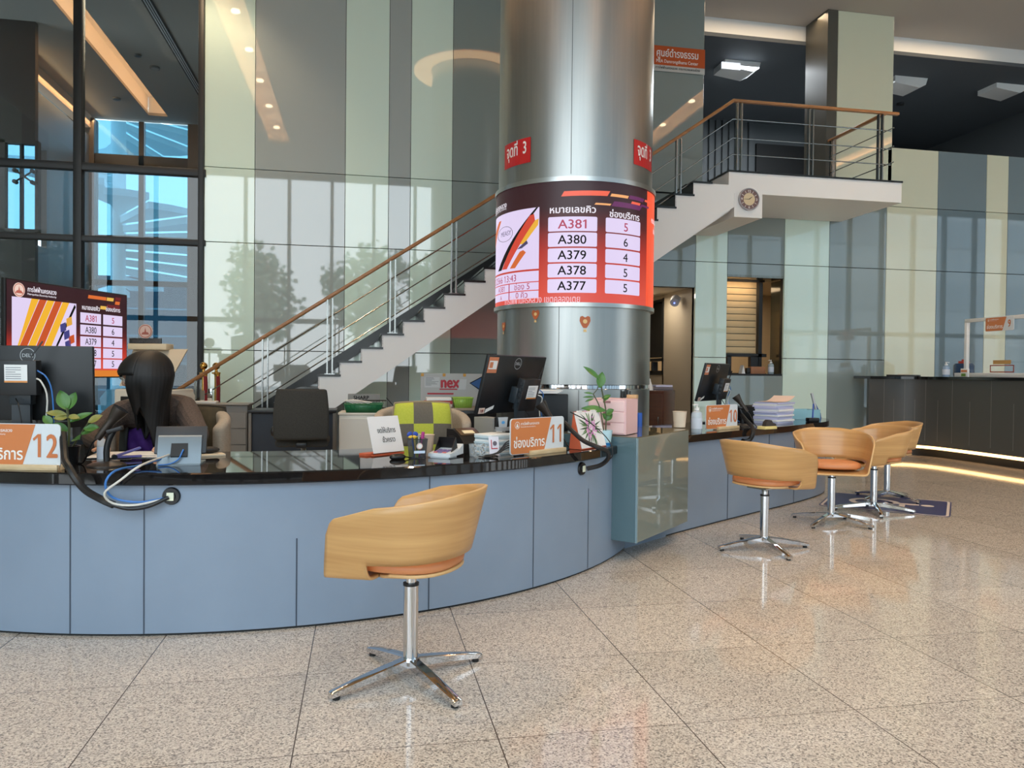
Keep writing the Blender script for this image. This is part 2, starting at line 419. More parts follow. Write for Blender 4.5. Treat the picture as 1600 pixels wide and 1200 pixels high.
# upper floor behind the landing
b = MB(); b.box((8.6, 15.2, 3.70), (9.2, 8.6, .3)); b.box((6.5, 11.4, 7.2), (13.4, .1, .6)); struct(b.build('floor', mat('grey_carpet', (120, 120, 118), .9)))
b = MB(); b.box((6.5, 19.4, 5.1), (13.4, .2, 3.4), 0); b.box((4.1, 15.5, 5.1), (.2, 8, 3.4), 0); b.box((13.1, 15.5, 5.1), (.2, 9, 3.8), 0)
b.box((7.3, 15.2, 5.2), (6.3, .1, 2.7), 0)
for k in range(42):
    if not 8.15 < 4.3+k*.15 < 9.35: b.box((4.3+k*.15, 15.12, 5.2), (.10, .06, 2.68), 0)
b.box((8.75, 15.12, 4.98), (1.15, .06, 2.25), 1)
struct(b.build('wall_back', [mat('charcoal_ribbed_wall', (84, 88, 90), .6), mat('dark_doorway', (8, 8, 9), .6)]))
# walls out of sight: right, left, and the glazed front behind the camera
b = MB()
for k in range(9): b.box((26.05, -1.5+k*1.5, 3.4), (.1, 1.49, 6.85), k % 2)
struct(b.build('wall_right', [G_GREY, G_CREAM]))
b = MB()
for k in range(9): b.box((-7.5, -1.0+k*1.5, 3.4), (.1, 1.49, 6.85), k % 2)
struct(b.build('wall_left', [G_GREY, G_LIGHT]))
b = MB()
for k in range(28): b.box((-6.9+k*1.2, -1.45, 3.42), (.09, .16, 6.84))
for z in (.08, 2.6, 6.75): b.box((9.3, -1.45, z), (33.4, .12, .14))
struct(b.build('window_4', DFRAME))
# street outside the glazed front: paving and tree crowns mirrored in the cladding
b = MB(); b.box((0, -25, -.35), (90, 46, .1)); b.box((-20, 42.5, -.35), (90, 46, .1)); struct(b.build('ground', mat('street_paving', (176, 178, 178), .9)))

t = thing('office_building', 'pale building added out of view in front to dim the right-hand wall reflections', 'building', (22.5, -20, -.3))  # unseen block added to keep bright sky out of the right-hand panels
b = MB(); b.box((0, 0, 12), (34, 6, 24)); b.build('facade', mat('pale_facade', (146, 156, 162), .8), t)
for k in range(6): b = MB(); b.box((0, 3.02, 2.4+k*3.6), (33, .08, 1.5)); b.build('window_band', mat('facade_glass', (128, 140, 148), .6), t)
TLEAF = mat('haze_lit_foliage', (132, 152, 126), .8); BARK = mat('tree_bark', (84, 74, 62), .9)  # leaf colour lightened to stand in for bright haze
tree0 = None
for x, y, k_, lab in ((-5.0, -15.5, .8, 'leafy street tree mirrored in the leftmost panels beside the dark glazing'), (-.2, -17.5, .9, 'leafy street tree mirrored in the second mint panel above the stairs'), (4.4, -15.5, .8, 'leafy street tree mirrored just left of the steel column')):
    t = thing('tree', lab, 'tree', (x, y, -.3), k_*3, 'street trees outside the glazed front')
    b = MB(); b.tube([(0, 0, 0), (.1, 0, 2), (0, .1, 4.2), (.1, 0, 6.4)], lambda q: .2-.13*q, 8); b.build('trunk', BARK, t)
    b = MB(); ctr = [(random.uniform(-1.2, 1.2), random.uniform(-1.2, 1.2), random.uniform(4.4, 8.0)*k_) for _ in range(11)]
    for c in ctr:
        for _ in range(150):
            d_ = Vector((random.gauss(0, 1), random.gauss(0, 1), random.gauss(0, .8))).normalized()*random.uniform(.5, 1.15); p = Vector(c)+d_; u_ = Vector((random.gauss(0, 1), random.gauss(0, 1), random.gauss(0, 1))).normalized()*.16; w_ = u_.orthogonal().normalized()*.12
            b.poly([p-u_, p-w_, p+u_, p+w_])
    b.build('crown', TLEAF, t, fix=False)

# ------------------------------------------------------------------ glazed screen on the left and the lobby beyond it
TINT = pane_mat('tinted_pane', (222, 230, 233)); TINT2 = pane_mat('blue_tinted_pane', (166, 200, 214), ior=1.18)
b = MB()
b.box((-3.6, WY+.02, 3.4), (.10, .14, 6.8), bev=.006); b.box((-2.108, WY+.02, 3.4), (.07, .14, 6.8), bev=.006); b.box((-5.0, WY+.02, 3.4), (.10, .14, 6.8), bev=.006)
for z in (3.78, 2.86, .05, 6.80): b.box((-4.7, WY+.02, z), (5.3, .12, .095 if z != 2.86 else .075), bev=.006)
w1 = struct(b.build('window_1', DFRAME))
for xa, xb in ((-7.4, -5.05), (-4.95, -3.65), (-3.55, -2.14)):
    for za, zb in ((.1, 2.82), (2.90, 3.73), (3.83, 6.75)):
        b = MB(); b.box(((xa+xb)/2, WY+.02, (za+zb)/2), (xb-xa, .006, zb-za)); b.build('window_pane', TINT, w1)
LOBBYC = mat('lobby_ceiling_paint', (158, 156, 150), .8)
LX0, LX1 = -4.735, -4.325
b = MB()
b.box((-8.2, 14.95, CZ+.03), (6.94, 8.2, .06)); b.box((-3.1, 14.95, CZ+.03), (2.45, 8.2, .06)); b.box(((LX0+LX1)/2, 18.78, CZ+.03), (LX1-LX0, .54, .06))
struct(b.build('ceiling', LOBBYC))
b = MB(); d = .42
b.box(((LX0+LX1)/2, 14.7, CZ+d), (.8, 7.9, .03)); b.box((LX0-.02, 14.7, CZ+d/2+.05), (.03, 7.6, d)); b.box((LX1+.02, 14.7, CZ+d/2+.05), (.03, 7.6, d)); b.box(((LX0+LX1)/2, 18.53, CZ+d/2+.05), (.42, .03, d))
o = struct(b.build('trim_5', WHITE))
b = MB(); b.box((LX1-.02, 14.7, CZ+.10), (.02, 7.4, .05)); b.build('light_strip', mat('lobby_cove_strip', (255, 184, 124), emit=16), o)
# second slot along the lobby's left side
b = MB(); b.box((-6.12, 16.9, CZ-.14), (.2, 3.9, .28)); struct(b.build('trim_6', mat('cove_lining', (214, 178, 150), .7)))
area('lobby_cove_and_fill', (-5.95, 16.9, CZ-.1), (0, -.6, 0), .1, 4.0, 55, WARMER)
area('lobby_cove_and_fill', (-3.4, 13.5, CZ-.05), (0, 0, 0), .25, 3, 90, WARM)  # unseen fill added to brighten the lobby, no cove at this spot
b = MB(); b.box((-6.1, 17.65, 3.2), (.1, 2.4, 6.4)); b.box((-6.1, 15.25, 5.9), (.1, 2.4, 1.0)); b.box((-6.1, 15.25, 1.75), (.1, 2.4, 3.5)); b.box((-2.02, 14.9, 3.4), (.08, 7.9, 6.8)); struct(b.build('wall_left', [mat('lobby_grey_panel', (120, 122, 126), .4)]))
b = MB(); b.box((-7.6, 14.0, 1.73), (4.6, .12, 3.46), 0); b.box((-7.6, 14.0, 5.9), (4.6, .12, 2.1), 0); b.box((-7.85, 14, 4.16), (4.2, .12, 1.5), 0); b.box((-5.28, 14, 4.16), (.05, .12, 1.5), 0); b.box((-5.52, 14, 4.16), (.03, .1, 1.4), 1)
o = struct(b.build('wall_left', [BROWNP, DFRAME]))
b = MB(); b.box((-5.53, 14.02, 4.16), (.46, .006, 1.4)); b.build('window_pane', TINT2, o)
# a spider clamp that holds the frameless glass
b = MB()
for a in (35, 145, 215, 325):
    e = Vector((-5.44+.16*math.cos(math.radians(a)), 13.86, 4.30+.16*math.sin(math.radians(a))))
    b.cyl((-5.44, 13.88, 4.30), e, .018, .012, 8); b.cyl(e+Vector((0, -.02, 0)), e+Vector((0, .06, 0)), .035, n=12)
tag(b.build('glass_clamp', BLACK), 'black four-armed spider clamp holding the frameless glass in the upper left window', 'clamp')
# exterior window wall of the lobby
b = MB(); FY = 18.95
b.box((-6.27, FY, 3.4), (.64, .3, 6.8), 0); b.box((-3.0, FY, 3.4), (1.94, .3, 6.8), 0)
b.box((-4.98, FY, 3.4), (.11, .16, 6.8), 1)
for z, h in ((5.87, .32), (3.13, .12), (4.17, .06), (.06, .12)): b.box((-4.96, FY, z), (2.0, .16, h), 1)
w2 = struct(b.build('window_2', [mat('bronze_reveal', (96, 80, 66), .45), mat('bronze_mullion', (52, 44, 40), .4)]))
for xa, xb in ((-5.95, -5.04), (-4.92, -3.97)):
    b = MB(); b.box(((xa+xb)/2, FY, 3.4), (xb-xa, .008, 6.8)); b.build('window_pane', TINT2, w2)
# ceiling fittings of the lobby
b = MB(); b.box((-3.29, 14.9, CZ-.008), (.16, 4.4, .012), 0)
for k in range(3): b.box((-3.33+k*.04, 14.9, CZ-.014), (.018, 4.4, .012), 1)
tag(b.build('air_diffuser', [mat('diffuser_slot', (16, 17, 18), .6), mat('diffuser_vane', (196, 200, 204), .4)]), 'long dark linear air diffuser with pale vanes in the ceiling behind the left glazing', 'air vent')
for x, y, r, lab in ((-3.868, 15.55, .09, 'round white ceiling speaker beside the long air diffuser behind the left glazing'), (-4.02, 15.0, .06, 'small round smoke sensor on the ceiling just before the white ceiling speaker'), (-5.1, 17.5, .08, 'dark round ceiling downlight left of the lit slot behind the glazing'), (-5.75, 12.6, .12, 'dark round ceiling downlight nearest the top left corner of the glazing')):
    b = MB(); b.cyl((x, y, CZ-.03), (x, y, CZ), r, n=20, mi=0); b.cyl((x, y, CZ-.035), (x, y, CZ-.02), r*.75, n=20, mi=1)
    tag(b.build('ceiling_speaker' if r == .09 else 'smoke_sensor' if r == .06 else 'ceiling_downlight', [mat('fitting_grey', (110, 110, 108), .5), mat('fitting_grille', (150, 152, 150), .6) if r == .09 else mat('fitting_dark', (60, 60, 60), .4)]), lab, 'ceiling fitting')
# outside: a white winding stair, a dark facade across the street, a parked car
SPW = mat('white_concrete', (238, 240, 238), .8)
sp = thing('spiral_staircase', 'white concrete spiral staircase outdoors seen through the left glazing', 'staircase', (-7.0, 24.2, 0))
for k in range(34):
    a0 = -math.radians(20*k+200); a1 = a0-math.radians(20.4); z = 3.2+k*.235
    b = MB(); P = [(r*math.cos(a), r*math.sin(a), z) for r, a in ((.2, a0), (3.0, a0), (3.05, (a0+a1)/2), (3.0, a1), (.2, a1))]
    b.prism(P, (0, 0, -.18)); b.build('step', SPW, sp)
b = MB(); b.cyl((0, 0, 0), (0, 0, 11), .2, n=24); b.build('pillar', SPW, sp)
fa = thing('office_building', 'dark teal glass facade across the street seen through the lower left glazing', 'building', (-6.5, 33.5, -.3))
b = MB(); b.box((0, .5, 2.6), (18, 1, 5.2)); b.build('facade', mat('teal_glass', (34, 60, 74), .12, ior=1.5), fa)
for k in range(5): b = MB(); b.box((0, -.02, .6+k*1.1), (18, .06, .07)); b.build('ledge', mat('facade_line', (110, 140, 150), .5), fa)
b = MB(); b.box((2.9, -.1, 2.6), (1.1, .2, 5.0)); b.build('banner', mat('blue_banner', (26, 62, 170), .5), fa)
car = thing('car', 'white parked car seen through the glazing behind the copier', 'car', (-4.2, 21.2, -.3))
CARW = mat('white_car_paint', (232, 236, 238), .2, coat=.5)
b = MB(); prof = [(-2.05, .35), (-2.1, .75), (-1.95, .95), (-1.5, 1.02), (-.95, 1.5), (-.4, 1.66), (.75, 1.66), (1.35, 1.45), (1.9, 1.1), (2.1, .9), (2.12, .4)]
b.prism([(x, -.85, z) for x, z in prof], (0, 1.7, 0)); b.build('body', CARW, car, angle=30)
for nm, P in (('windscreen_side', [(-1.35, 1.03), (-.85, 1.46), (-.38, 1.58), (-.1, 1.58), (-.1, 1.03)]), ('side_window', [(0, 1.03), (0, 1.58), (.72, 1.58), (1.25, 1.4), (1.45, 1.08)])):
    b = MB(); b.prism([(x, -.865, z) for x, z in P], (0, .03, 0)); b.build('side_window', mat('car_glass', (60, 96, 112), .05), car)
for x in (-1.3, 1.35):
    b = MB(); b.cyl((x, -.88, .32), (x, -.65, .32), .32, n=24); b.build('wheel', BLACK, car)
# ------------------------------------------------------------------ passage and teller room on the right
BEIGE = mat('beige_wall_paint', (176, 166, 148), .6); GLOWB = noisy('beige_blind', (222, 196, 152), (208, 180, 136), 2, .7)
b = MB(); Hh = 2.5
b.box((4.93, 11.45, 1.25), (.08, 1.2, 2.5)); b.box((4.93, 13.75, 1.25), (.08, .3, 2.5)); b.box((4.93, 12.8, .6), (.08, 1.6, 1.2)); b.box((4.93, 12.8, 2.47), (.08, 1.6, .08))
b.box((4.15, 12.5, 1.25), (.08, 2.9, 2.5)); b.box((6.5, 14.0, 1.4), (6.0, .1, 2.8))
b.box((8.6, 12.5, 1.4), (.1, 3.2, 2.8))
struct(b.build('wall_right', BEIGE))
b = MB(); b.box((4.5, 12.4, 2.53), (.8, 3.1, .06)); b.box((6.8, 12.45, 2.78), (3.8, 3.1, .06)); struct(b.build('ceiling', BEIGE))
area('passage_lamp', (4.52, 11.6, 2.45), (0, 0, 0), .3, .6, 9, (1, .86, .68)); area('teller_room_lamp', (6.2, 12.8, 2.70), (0, 0, 0), 1.6, 1.2, 42, (1, .72, .42))
# inner window with a slatted blind in the passage
b = MB(); b.box((4.93, 12.03, 1.82), (.1, .05, 1.26)); b.box((4.93, 12.8, 1.21), (.1, 1.6, .07)); b.box((4.93, 12.8, 2.42), (.1, 1.6, .04)); b.box((4.93, 12.8, 1.43), (.1, 1.6, .05)); b.box((4.93, 12.5, 1.3), (.1, .06, .2)); struct(b.build('window_3', DFRAME))
def blind(name, lab, x0, x1, y, z0, z1, n, along_y=False):
    t = thing(name, lab, 'window blind', ((x0+x1)/2, y, z0) if not along_y else (y, (x0+x1)/2, z0), PI/2 if along_y else 0, 'beige slatted blinds of the teller room')
    w = abs(x1-x0); h = (z1-z0)/n
    for k in range(n):
        b = MB(); b.box((0, 0, h*(k+.5)), (w, .012, h*.90), bev=.003); b.build('slat', GLOWB, t)
    b = MB()
    for sx_ in (-.35, .35): b.cyl((w*sx_, .012, 0), (w*sx_, .012, z1-z0), .004, n=6)
    b.box((0, .006, (z1-z0)/2), (w, .004, z1-z0)); b.build('backing', DFRAME, t)
blind('window_blind', 'beige slatted blind on the window in the passage wall beside the steel column', 12.06, 13.5, 4.975, 1.47, 2.40, 9, True)
blind('window_blind', 'large beige slatted blind in the teller window right of the passage', 5.38, 6.10, 11.2, 1.53, 2.66, 11)
b = MB(); b.box((6.14, 11.16, 1.93), (.06, .08, 1.48)); b.box((5.8, 11.16, 1.5), (.9, .08, .05)); b.box((5.8, 11.16, 1.2), (.9, .06, .04)); b.box((5.62, 11.16, 1.34), (.07, .08, .3)); b.box((6.05, 11.16, 1.34), (.14, .08, .3)); b.box((5.75, 11.16, 2.68), (.9, .08, .06))
struct(b.build('window_5', DFRAME))
b = MB(); b.box((5.87, 10.98, 1.195), (.93, .36, .03)); struct(b.build('trim_7', BLACK))
b = MB(); b.box((6.38, 11.0, 1.93), (.05, .4, 1.46)); b.box((5.87, 11.0, 2.69), (.94, .4, .04)); struct(b.build('trim_8', mat('dark_reveal_glass', (74, 72, 58), .08)))
area('blind_fill', (5.75, 11.0, 2.62), (.55, 0, 0), .6, .06, 1.6, (1, .70, .40))  # unseen fill added to light the teller blind
area('blind_fill', (4.80, 12.4, 2.42), (0, .9, 0), .08, .6, 1.8, (1, .74, .45))  # unseen fill added to light the passage blind
# round wall speaker
b = MB(); b.cyl((4.80, 11.32, 2.37), (4.74, 11.22, 2.30), .07, n=20); b.box((4.86, 11.36, 2.38), (.08, .05, .05)); b.ball((4.735, 11.215, 2.29), (.012,)*3, 1)
tag(b.build('wall_sensor', [mat('pale_grey_plastic', (170, 172, 178), .4), mat('blue_diode', (120, 140, 255), emit=3)]), 'grey round wall sensor with a blue diode high in the passage', 'sensor')

# ------------------------------------------------------------------ staircase with landing
SY, SB = 9.4, 10.78          # front stringer face, wall side
st = thing('staircase', 'white staircase with dark treads and wooden handrail rising to a landing', 'staircase', (0, 0, 0))
RUN, RISE, X0, Z0 = .2485, .168, -.516, 1.145
def line1(x): return 3.406+.663*(x-1.614)
left = []                                                   # (x left edge, z top) of each tread of the lower flight
for k in range(-6, 10): left.append((X0+RUN*k, Z0+RISE*k))
ML = 2.84; MX0, MX1 = X0+RUN*10, 3.22
right = []; n = 6; r2 = (3.88-ML)/(n+.0); run2 = (4.704-MX1)/n
for k in range(n): right.append((MX1+run2*k, ML+r2*(k+1)))
LZ, LX0_, LX1_ = 3.88, 4.704, 7.27
right = right[:-1]
# stringer outline
top = []
z = 0
for i, (x, zt) in enumerate(left):
    top += [(x, z-.02 if i else 0), (x, zt-.02)]; z = zt
top += [(MX0, z-.02), (MX0, ML-.02)]; z = ML
for x, zt in right: top += [(x, z-.02), (x, zt-.02)]; z = zt
top += [(LX0_, z-.02), (LX0_, LZ-.02), (LX1_, LZ-.02), (LX1_, 3.585), (5.185, 3.585)]
slope = (1.701-.726)/(1.027+.343)
bot = [(4.785, 3.40), (3.40, 2.44), (MX0+.10, 2.44), (1.027, 1.701), (-.343, .726), (-1.36, 0)]
b = MB()
pts = [(x, SY, zz) for x, zz in top] + [(5.185, SY, 3.40)] + [(x, SY, zz) for x, zz in bot]
b.prism(pts, (0, .10, 0)); b.build('stringer', WHITE, st)
# landing slab, beam with the clock, wall side stringer
b = MB(); b.box(((LX0_+LX1_)/2, (SY+.1+SB)/2, 3.72), (LX1_-LX0_, SB-SY-.1, .27)); b.build('landing', WHITE, st)
b = MB(); b.box((4.985, (SY+SB)/2-.004, 3.425), (.40, SB-SY, .31)); b.build('beam', WHITE, st)
b = MB(); b.prism([(x, SY+.1, zz-.03) for x, zz in [(-1.36, 0.03), (-1.0, .30), (MX0+.1, 2.60), (3.35, 2.60), (4.75, 3.56), (4.785, 3.40), (3.40, 2.47), (MX0+.10, 2.47), (1.027, 1.731), (-.343, .756)]], (0, SB-SY-.1, 0)); b.build('soffit', WHITE, st)
for x, zt in left+[(None, None)]+right:
    if x is None: continue
    w = RUN if x < MX0 else run2; rz = RISE if x < MX0 else r2
    b = MB(); b.box((x+w/2+.0, (SY-.012+SB)/2, zt-.012), (w+.03, SB-SY+.012, .024)); b.box((x+.006, (SY+SB)/2, zt-rz/2-.02), (.02, SB-SY, rz), 0)
    b.box((x+w/2, SY+.14, zt-rz/2-.03), (w, .05, rz), 0)
    b.build('tread', STAIRST, st)
b = MB(); b.box(((MX0+MX1)/2, (SY-.012+SB)/2, ML-.012), (MX1-MX0+.02, SB-SY+.012, .024)); b.box(((LX0_+LX1_)/2, (SY-.012+SB)/2, LZ-.012), (LX1_-LX0_+.02, SB-SY+.012, .024))
b.build('landing_floor', STAIRST, st)
# dark skirting against the wall
b = MB(); sk = [(-2.1, 0), (-2.1, .22), (X0+RUN*9.5, Z0+RISE*9.5+.12), (MX0+.1, ML+.12), (MX1-.1, ML+.12), (4.7, LZ+.14), (7.2, LZ+.14), (7.2, LZ), (LX0_, LZ), (MX1, ML), (MX0, ML)]
b.prism([(x, SB-.02, zz) for x, zz in sk], (0, .02, 0)); b.build('skirting', STAIRST, st)
# handrail, posts and rods on the open side
RY = SY+.09
def rail_z(x):
    if x <= 2.05: return line1(x)
    if x <= 3.12: return line1(2.05)+(4.819-.70*(4.789-3.12)-line1(2.05))*(x-2.05)/(3.12-2.05)
    return min(4.819-.70*(4.789-x), 4.825)
RP = [(-2.15, line1(-2.15)), (2.02, line1(2.02)), (3.15, rail_z(3.15)), (4.789, 4.822), (7.26, 4.828)]
b = MB()
for (xa, za), (xb, zb) in zip(RP, RP[1:]): b.bar((xa-.01, RY, za), (xb+.01, RY, zb), .055, .042, bev=.012)
b.bar((7.05, RY-.02, 4.815), (7.05, SB, 4.815), .055, .042, bev=.012)
b.build('handrail', WOODRAIL, st)
def post_pair(x, zb, zt, nm='post'):
    b = MB()
    for dx in (-.03, .03): b.box((x+dx, RY, (zb+zt)/2), (.016, .05, zt-zb))
    b.box((x, RY, zb+.006), (.12, .06, .012))
    b.build('post', STEEL, st)
for x in (-1.88, -1.13, -.386, .356, 1.10, 1.83):
    k = math.floor((x-X0)/RUN); post_pair(x, Z0+RISE*k, line1(x)-.02)
for x in (2.6,): post_pair(x, ML, rail_z(x)-.02)
post_pair(4.036, ML+r2*4, rail_z(4.036)-.02)
for x in (4.885, 5.93, 6.99): post_pair(x, LZ, 4.80)
b = MB()
for dy in (-.03, .03): b.box((7.05, SB-.1+dy, 4.35), (.05, .016, .9))
b.build('post', STEEL, st)
for dz in (.245, .495, .71):
    b = MB(); P = [(x, RY-.012, zz-dz) for x, zz in RP]; P[-1] = (7.15, RY-.012, 4.828-dz); P[0] = (-2.1, RY-.012, line1(-2.1)-dz)
    b.tube(P, .0075, 6, smooth=0); b.build('rod', STEEL, st)
    b = MB(); b.tube([(7.06, SY-.1, 4.815-dz), (7.06, SB, 4.815-dz)], .0075, 6, smooth=0); b.build('rod', STEEL, st)
# ------------------------------------------------------------------ wall clock on the beam
ck = thing('wall_clock', 'round wall clock with brown dial and gold centre under the stair landing', 'clock', (4.984, SY-.003, 3.507))
CR = .147; RX = Matrix.Rotation(PI/2, 3, 'X')
b = MB(); b.lathe([(0, 0), (CR, 0), (CR, .028), (CR-.006, .034), (CR-.014, .034), (CR-.016, .022), (0, .022)], R=RX, n=40); b.build('case', mat('clock_rim', (186, 180, 180), .25, .6), ck)
fr_ = lambda u, v: (u, -.024, v); fr2 = lambda u, v: (u, -.0255, v); fr3 = lambda u, v: (u, -.027, v)
b = MB(); b.flat([disc(0, 0, CR-.015, 40)], fr_); b.build('dial', mat('brown_dial', (120, 92, 88), .35), ck)
b = MB(); b.flat([disc(0, 0, .082, 36)], fr2); b.build('dial_centre', mat('gold_centre', (224, 200, 160), .3, .3), ck, label='gold dial centre')
b = MB()
for k in range(12):
    a = PI/6*k; 
    if k % 3 == 0:
        letter(b, {0: '12', 3: '3', 6: '6', 9: '9'}[k], .046, fr2, (.105*math.sin(a), .105*math.cos(a)-.016), bold=.02)
    else:
        c, s_ = math.sin(a), math.cos(a); q = []
        for r, w in ((.088, -.003), (.088, .003), (.122, .003), (.122, -.003)): q.append((c*r+s_*w, s_*r-c*w))
        b.flat([q], fr2)
b.build('lettering', mat('clock_cream', (238, 232, 224), .4), ck)
for L, a, w, nm in ((.055, 52, .006, 'hour_hand'), (.082, 268, .004, 'minute_hand')):
    a = math.radians(a); c, s_ = math.sin(a), math.cos(a); b = MB()
    b.flat([[(-s_*w, c*w), (s_*w, -c*w), (c*L+s_*w*.4, s_*L-c*w*.4), (c*L-s_*w*.4, s_*L+c*w*.4)]], fr3); b.build(nm, BLACK, ck)
# ------------------------------------------------------------------ steel-clad column with the curved queue screen
CX, CY, CR_ = 1.967, 7.073, .722
PHI0 = math.atan2(-CY, -CX)                         # the side that faces the entrance
def col(r, u, v):                                   # u: metres along the curve to the right of that side
    a = PHI0 + u/CR_; return (CX+r*math.cos(a), CY+r*math.sin(a), v)
def A(deg): return math.radians(deg)*CR_
b = MB(); b.lathe([(CR_, 0), (CR_, 1.055)], (CX, CY, 0), 72); b.lathe([(CR_, 1.095), (CR_, CZ)], (CX, CY, 0), 72)
b.lathe([(CR_, 1.055), (CR_-.012, 1.06), (CR_-.012, 1.09), (CR_, 1.095)], (CX, CY, 0), 72, 1)
for deg, z0, z1 in ((-3, 2.9, CZ), (178, 0, CZ), (-10, 1.1, 1.78), (4, 0, 1.05)):
    b.flat([rect(A(deg), z0, A(deg)+.005, z1)], lambda u, v: col(CR_+.0012, u, v), 2)
struct(b.build('column', [BRUSH, CHROME, mat('steel_seam', (70, 72, 72), .5)]))
b = MB(); b.lathe([(CR_+.02, CZ-.02), (CR_+.34, CZ-.02)], (CX, CY, 0), 64); struct(b.build('trim_9', mat('ring_cove', (255, 200, 140), emit=3.0)))
STEEL2 = mat('satin_steel', (190, 192, 190), .3, 1.0)
sc_ = thing('queue_display', 'curved LED queue screen wrapped round the steel column listing A381 to A377', 'display screen', (CX, CY, 1.79))
loc = lambda r: (lambda u, v: (lambda p: (p[0]-CX, p[1]-CY, p[2]-1.79))(col(r, u, v)))
RS = CR_+.022
for z0, z1 in ((1.765, 1.80), (2.835, 2.875)):
    b = MB(); b.lathe([(CR_, z0-1.79), (RS+.012, z0-1.79), (RS+.012, z1-1.79), (CR_, z1-1.79)], n=72); b.build('bezel_ring', STEEL2, sc_)
m_bg = mat('screen_gradient', (90, 20, 30), .4); n_ = m_bg.node_tree; bs = n_.nodes['Principled BSDF']
tcx = nd(m_bg, 'ShaderNodeTexCoord'); sp_ = nd(m_bg, 'ShaderNodeSeparateXYZ'); rp = nd(m_bg, 'ShaderNodeValToRGB'); n_.links.new(tcx.outputs['Object'], sp_.inputs[0]); n_.links.new(sp_.outputs[2], rp.inputs[0])
els = rp.color_ramp.elements; els[0].position = 0.0; els[0].color = (*lin((236, 84, 70)), 1); els[1].position = 1.0; els[1].color = (*lin((52, 16, 26)), 1)
for p, c in ((.12, (232, 80, 60)), (.45, (190, 48, 34)), (.68, (96, 22, 24)), (.82, (56, 16, 26))):
    e = els.new(p); e.color = (*lin(c), 1)
n_.links.new(rp.outputs[0], bs.inputs['Emission Color']); bs.inputs['Emission Strength'].default_value = .85; bs.inputs['Base Color'].default_value = (.01, .01, .01, 1)
def scr(name, rgb, e=.92): 
    m = mat(name, rgb, .4, emit=e); m.node_tree.nodes['Principled BSDF'].inputs['Base Color'].default_value = (.02, .02, .02, 1); return m
S_LAV = scr('screen_lavender', (232, 216, 250)); S_BLK = mat('screen_black', (8, 6, 10), .9); S_MAG = scr('screen_magenta', (176, 24, 74)); S_WHT = scr('screen_white', (246, 240, 250))
S_ORG = scr('screen_orange', (255, 84, 40)); S_YEL = scr('screen_amber', (250, 176, 110)); S_PUR = scr('screen_purple', (104, 26, 92)); S_RED = scr('screen_red', (214, 66, 44)); S_COR = scr('screen_coral', (250, 100, 70))
b = MB(); b.lathe([(RS, .01), (RS, 1.045)], n=96); b.build('display_panel', m_bg, sc_)
L1, L2, L3 = loc(RS+.002), loc(RS+.0035), loc(RS+.005)
b = MB()      # the pale boxes
ZB = lambda y: 1.2+(581.5-y)*6.575/1200
rows = [(338.5, 361), (363, 385), (387.5, 409), (411.5, 433), (435.5, 457)]
for y0, y1 in rows:
    for a0, a1 in ((-17.6, 15.1), (21, 51)):
        b = MB()
        for q in strips(rrect(A(a0), ZB(y1), A(a1), ZB(y0), .012), 6): b.flat([q], L1)
        b.weld(.0003).build('queue_box', S_LAV, sc_)
b = MB()
for q in strips(rect(A(-80), ZB(418), A(-24), ZB(321)), 12): b.flat([q], L1)
b.build('picture_field', S_LAV, sc_)
for y0, y1, a1 in ((421, 437.5, -24), (439, 451, -24), (452.5, 464.5, -24)):
    b = MB()
    for q in strips(rect(A(-80), ZB(y1), A(a1), ZB(y0)), 10): b.flat([q], L1)
    b.build('info_box', S_LAV, sc_)
b = MB()
for i, (s_, (y0, y1)) in enumerate(zip(('A381', 'A380', 'A379', 'A378', 'A377'), rows)):
    letter(b, s_, .108, L2, (A(-1.5), ZB(y1)+.023), mi=1 if i == 0 else 0, bold=.012, width=.235)
    letter(b, '56455'[i], .104, L2, (A(36.5), ZB(y1)+.020), mi=1 if i == 0 else 0, bold=.008)
letter(b, '22/02/2566 13:43', .085, L2, (A(-43), ZB(435)), mi=1, align='R')
letter(b, 'A381', .07, L2, (A(-62), ZB(449.5)), mi=1); letter(b, 'A', .06, L2, (A(-62), ZB(463)), mi=1)
letter(b, 'ช่อง 5', .075, L2, (A(-38), ZB(449.5)), mi=1); letter(b, '0 คิว', .075, L2, (A(-38), ZB(463)), mi=1)
b.flat([rect(A(-51), ZB(464.5), A(-50), ZB(439))], L2, 1)
letter(b, 'หมายเลขคิว', .082, L2, (A(-1.5), ZB(332.5)), mi=2, bold=.022, width=.39)
letter(b, 'ช่องบริการ', .078, L2, (A(36.5), ZB(337)), mi=2, bold=.022, width=.33)
letter(b, 'การไฟฟ้านครหลวง เขตคลองเตย', .085, L2, (A(-26), ZB(472)), mi=3, bold=.012, width=.76)
letter(b, 'การไฟฟ้านครหลวง', .066, L2, (A(-55), ZB(311)), mi=2, bold=.015, align='R'); letter(b, 'Metropolitan Electricity Authority', .026, L2, (A(-55), ZB(314.5)), mi=2, align='R')
b.build('lettering', [S_BLK, S_MAG, S_WHT, scr('screen_pink', (250, 190, 200))], sc_)
b = MB()
for poly, mi in (([(-9, 307), (22, 305), (24, 297), (-7, 299)], 0), ([(24, 305), (38, 305), (39, 300.5), (25, 300.5)], 1), ([(39, 305), (54, 305), (56, 299), (40, 299)], 2), ([(41, 312), (50, 312), (51, 308), (42, 308)], 0), ([(51, 312.5), (62, 312.5), (63, 309), (52, 309)], 2), ([(13, 319.5), (24, 319.5), (25, 316.5), (14, 316.5)], 1), ([(25, 320), (50, 320), (53, 312), (27, 312)], 2), ([(56, 303), (66, 303), (67, 299.5), (57, 299.5)], 0)):
    P = [(A(a), ZB(y)) for a, y in poly]
    for q in strips(P, 5): b.flat([q], L1, mi)
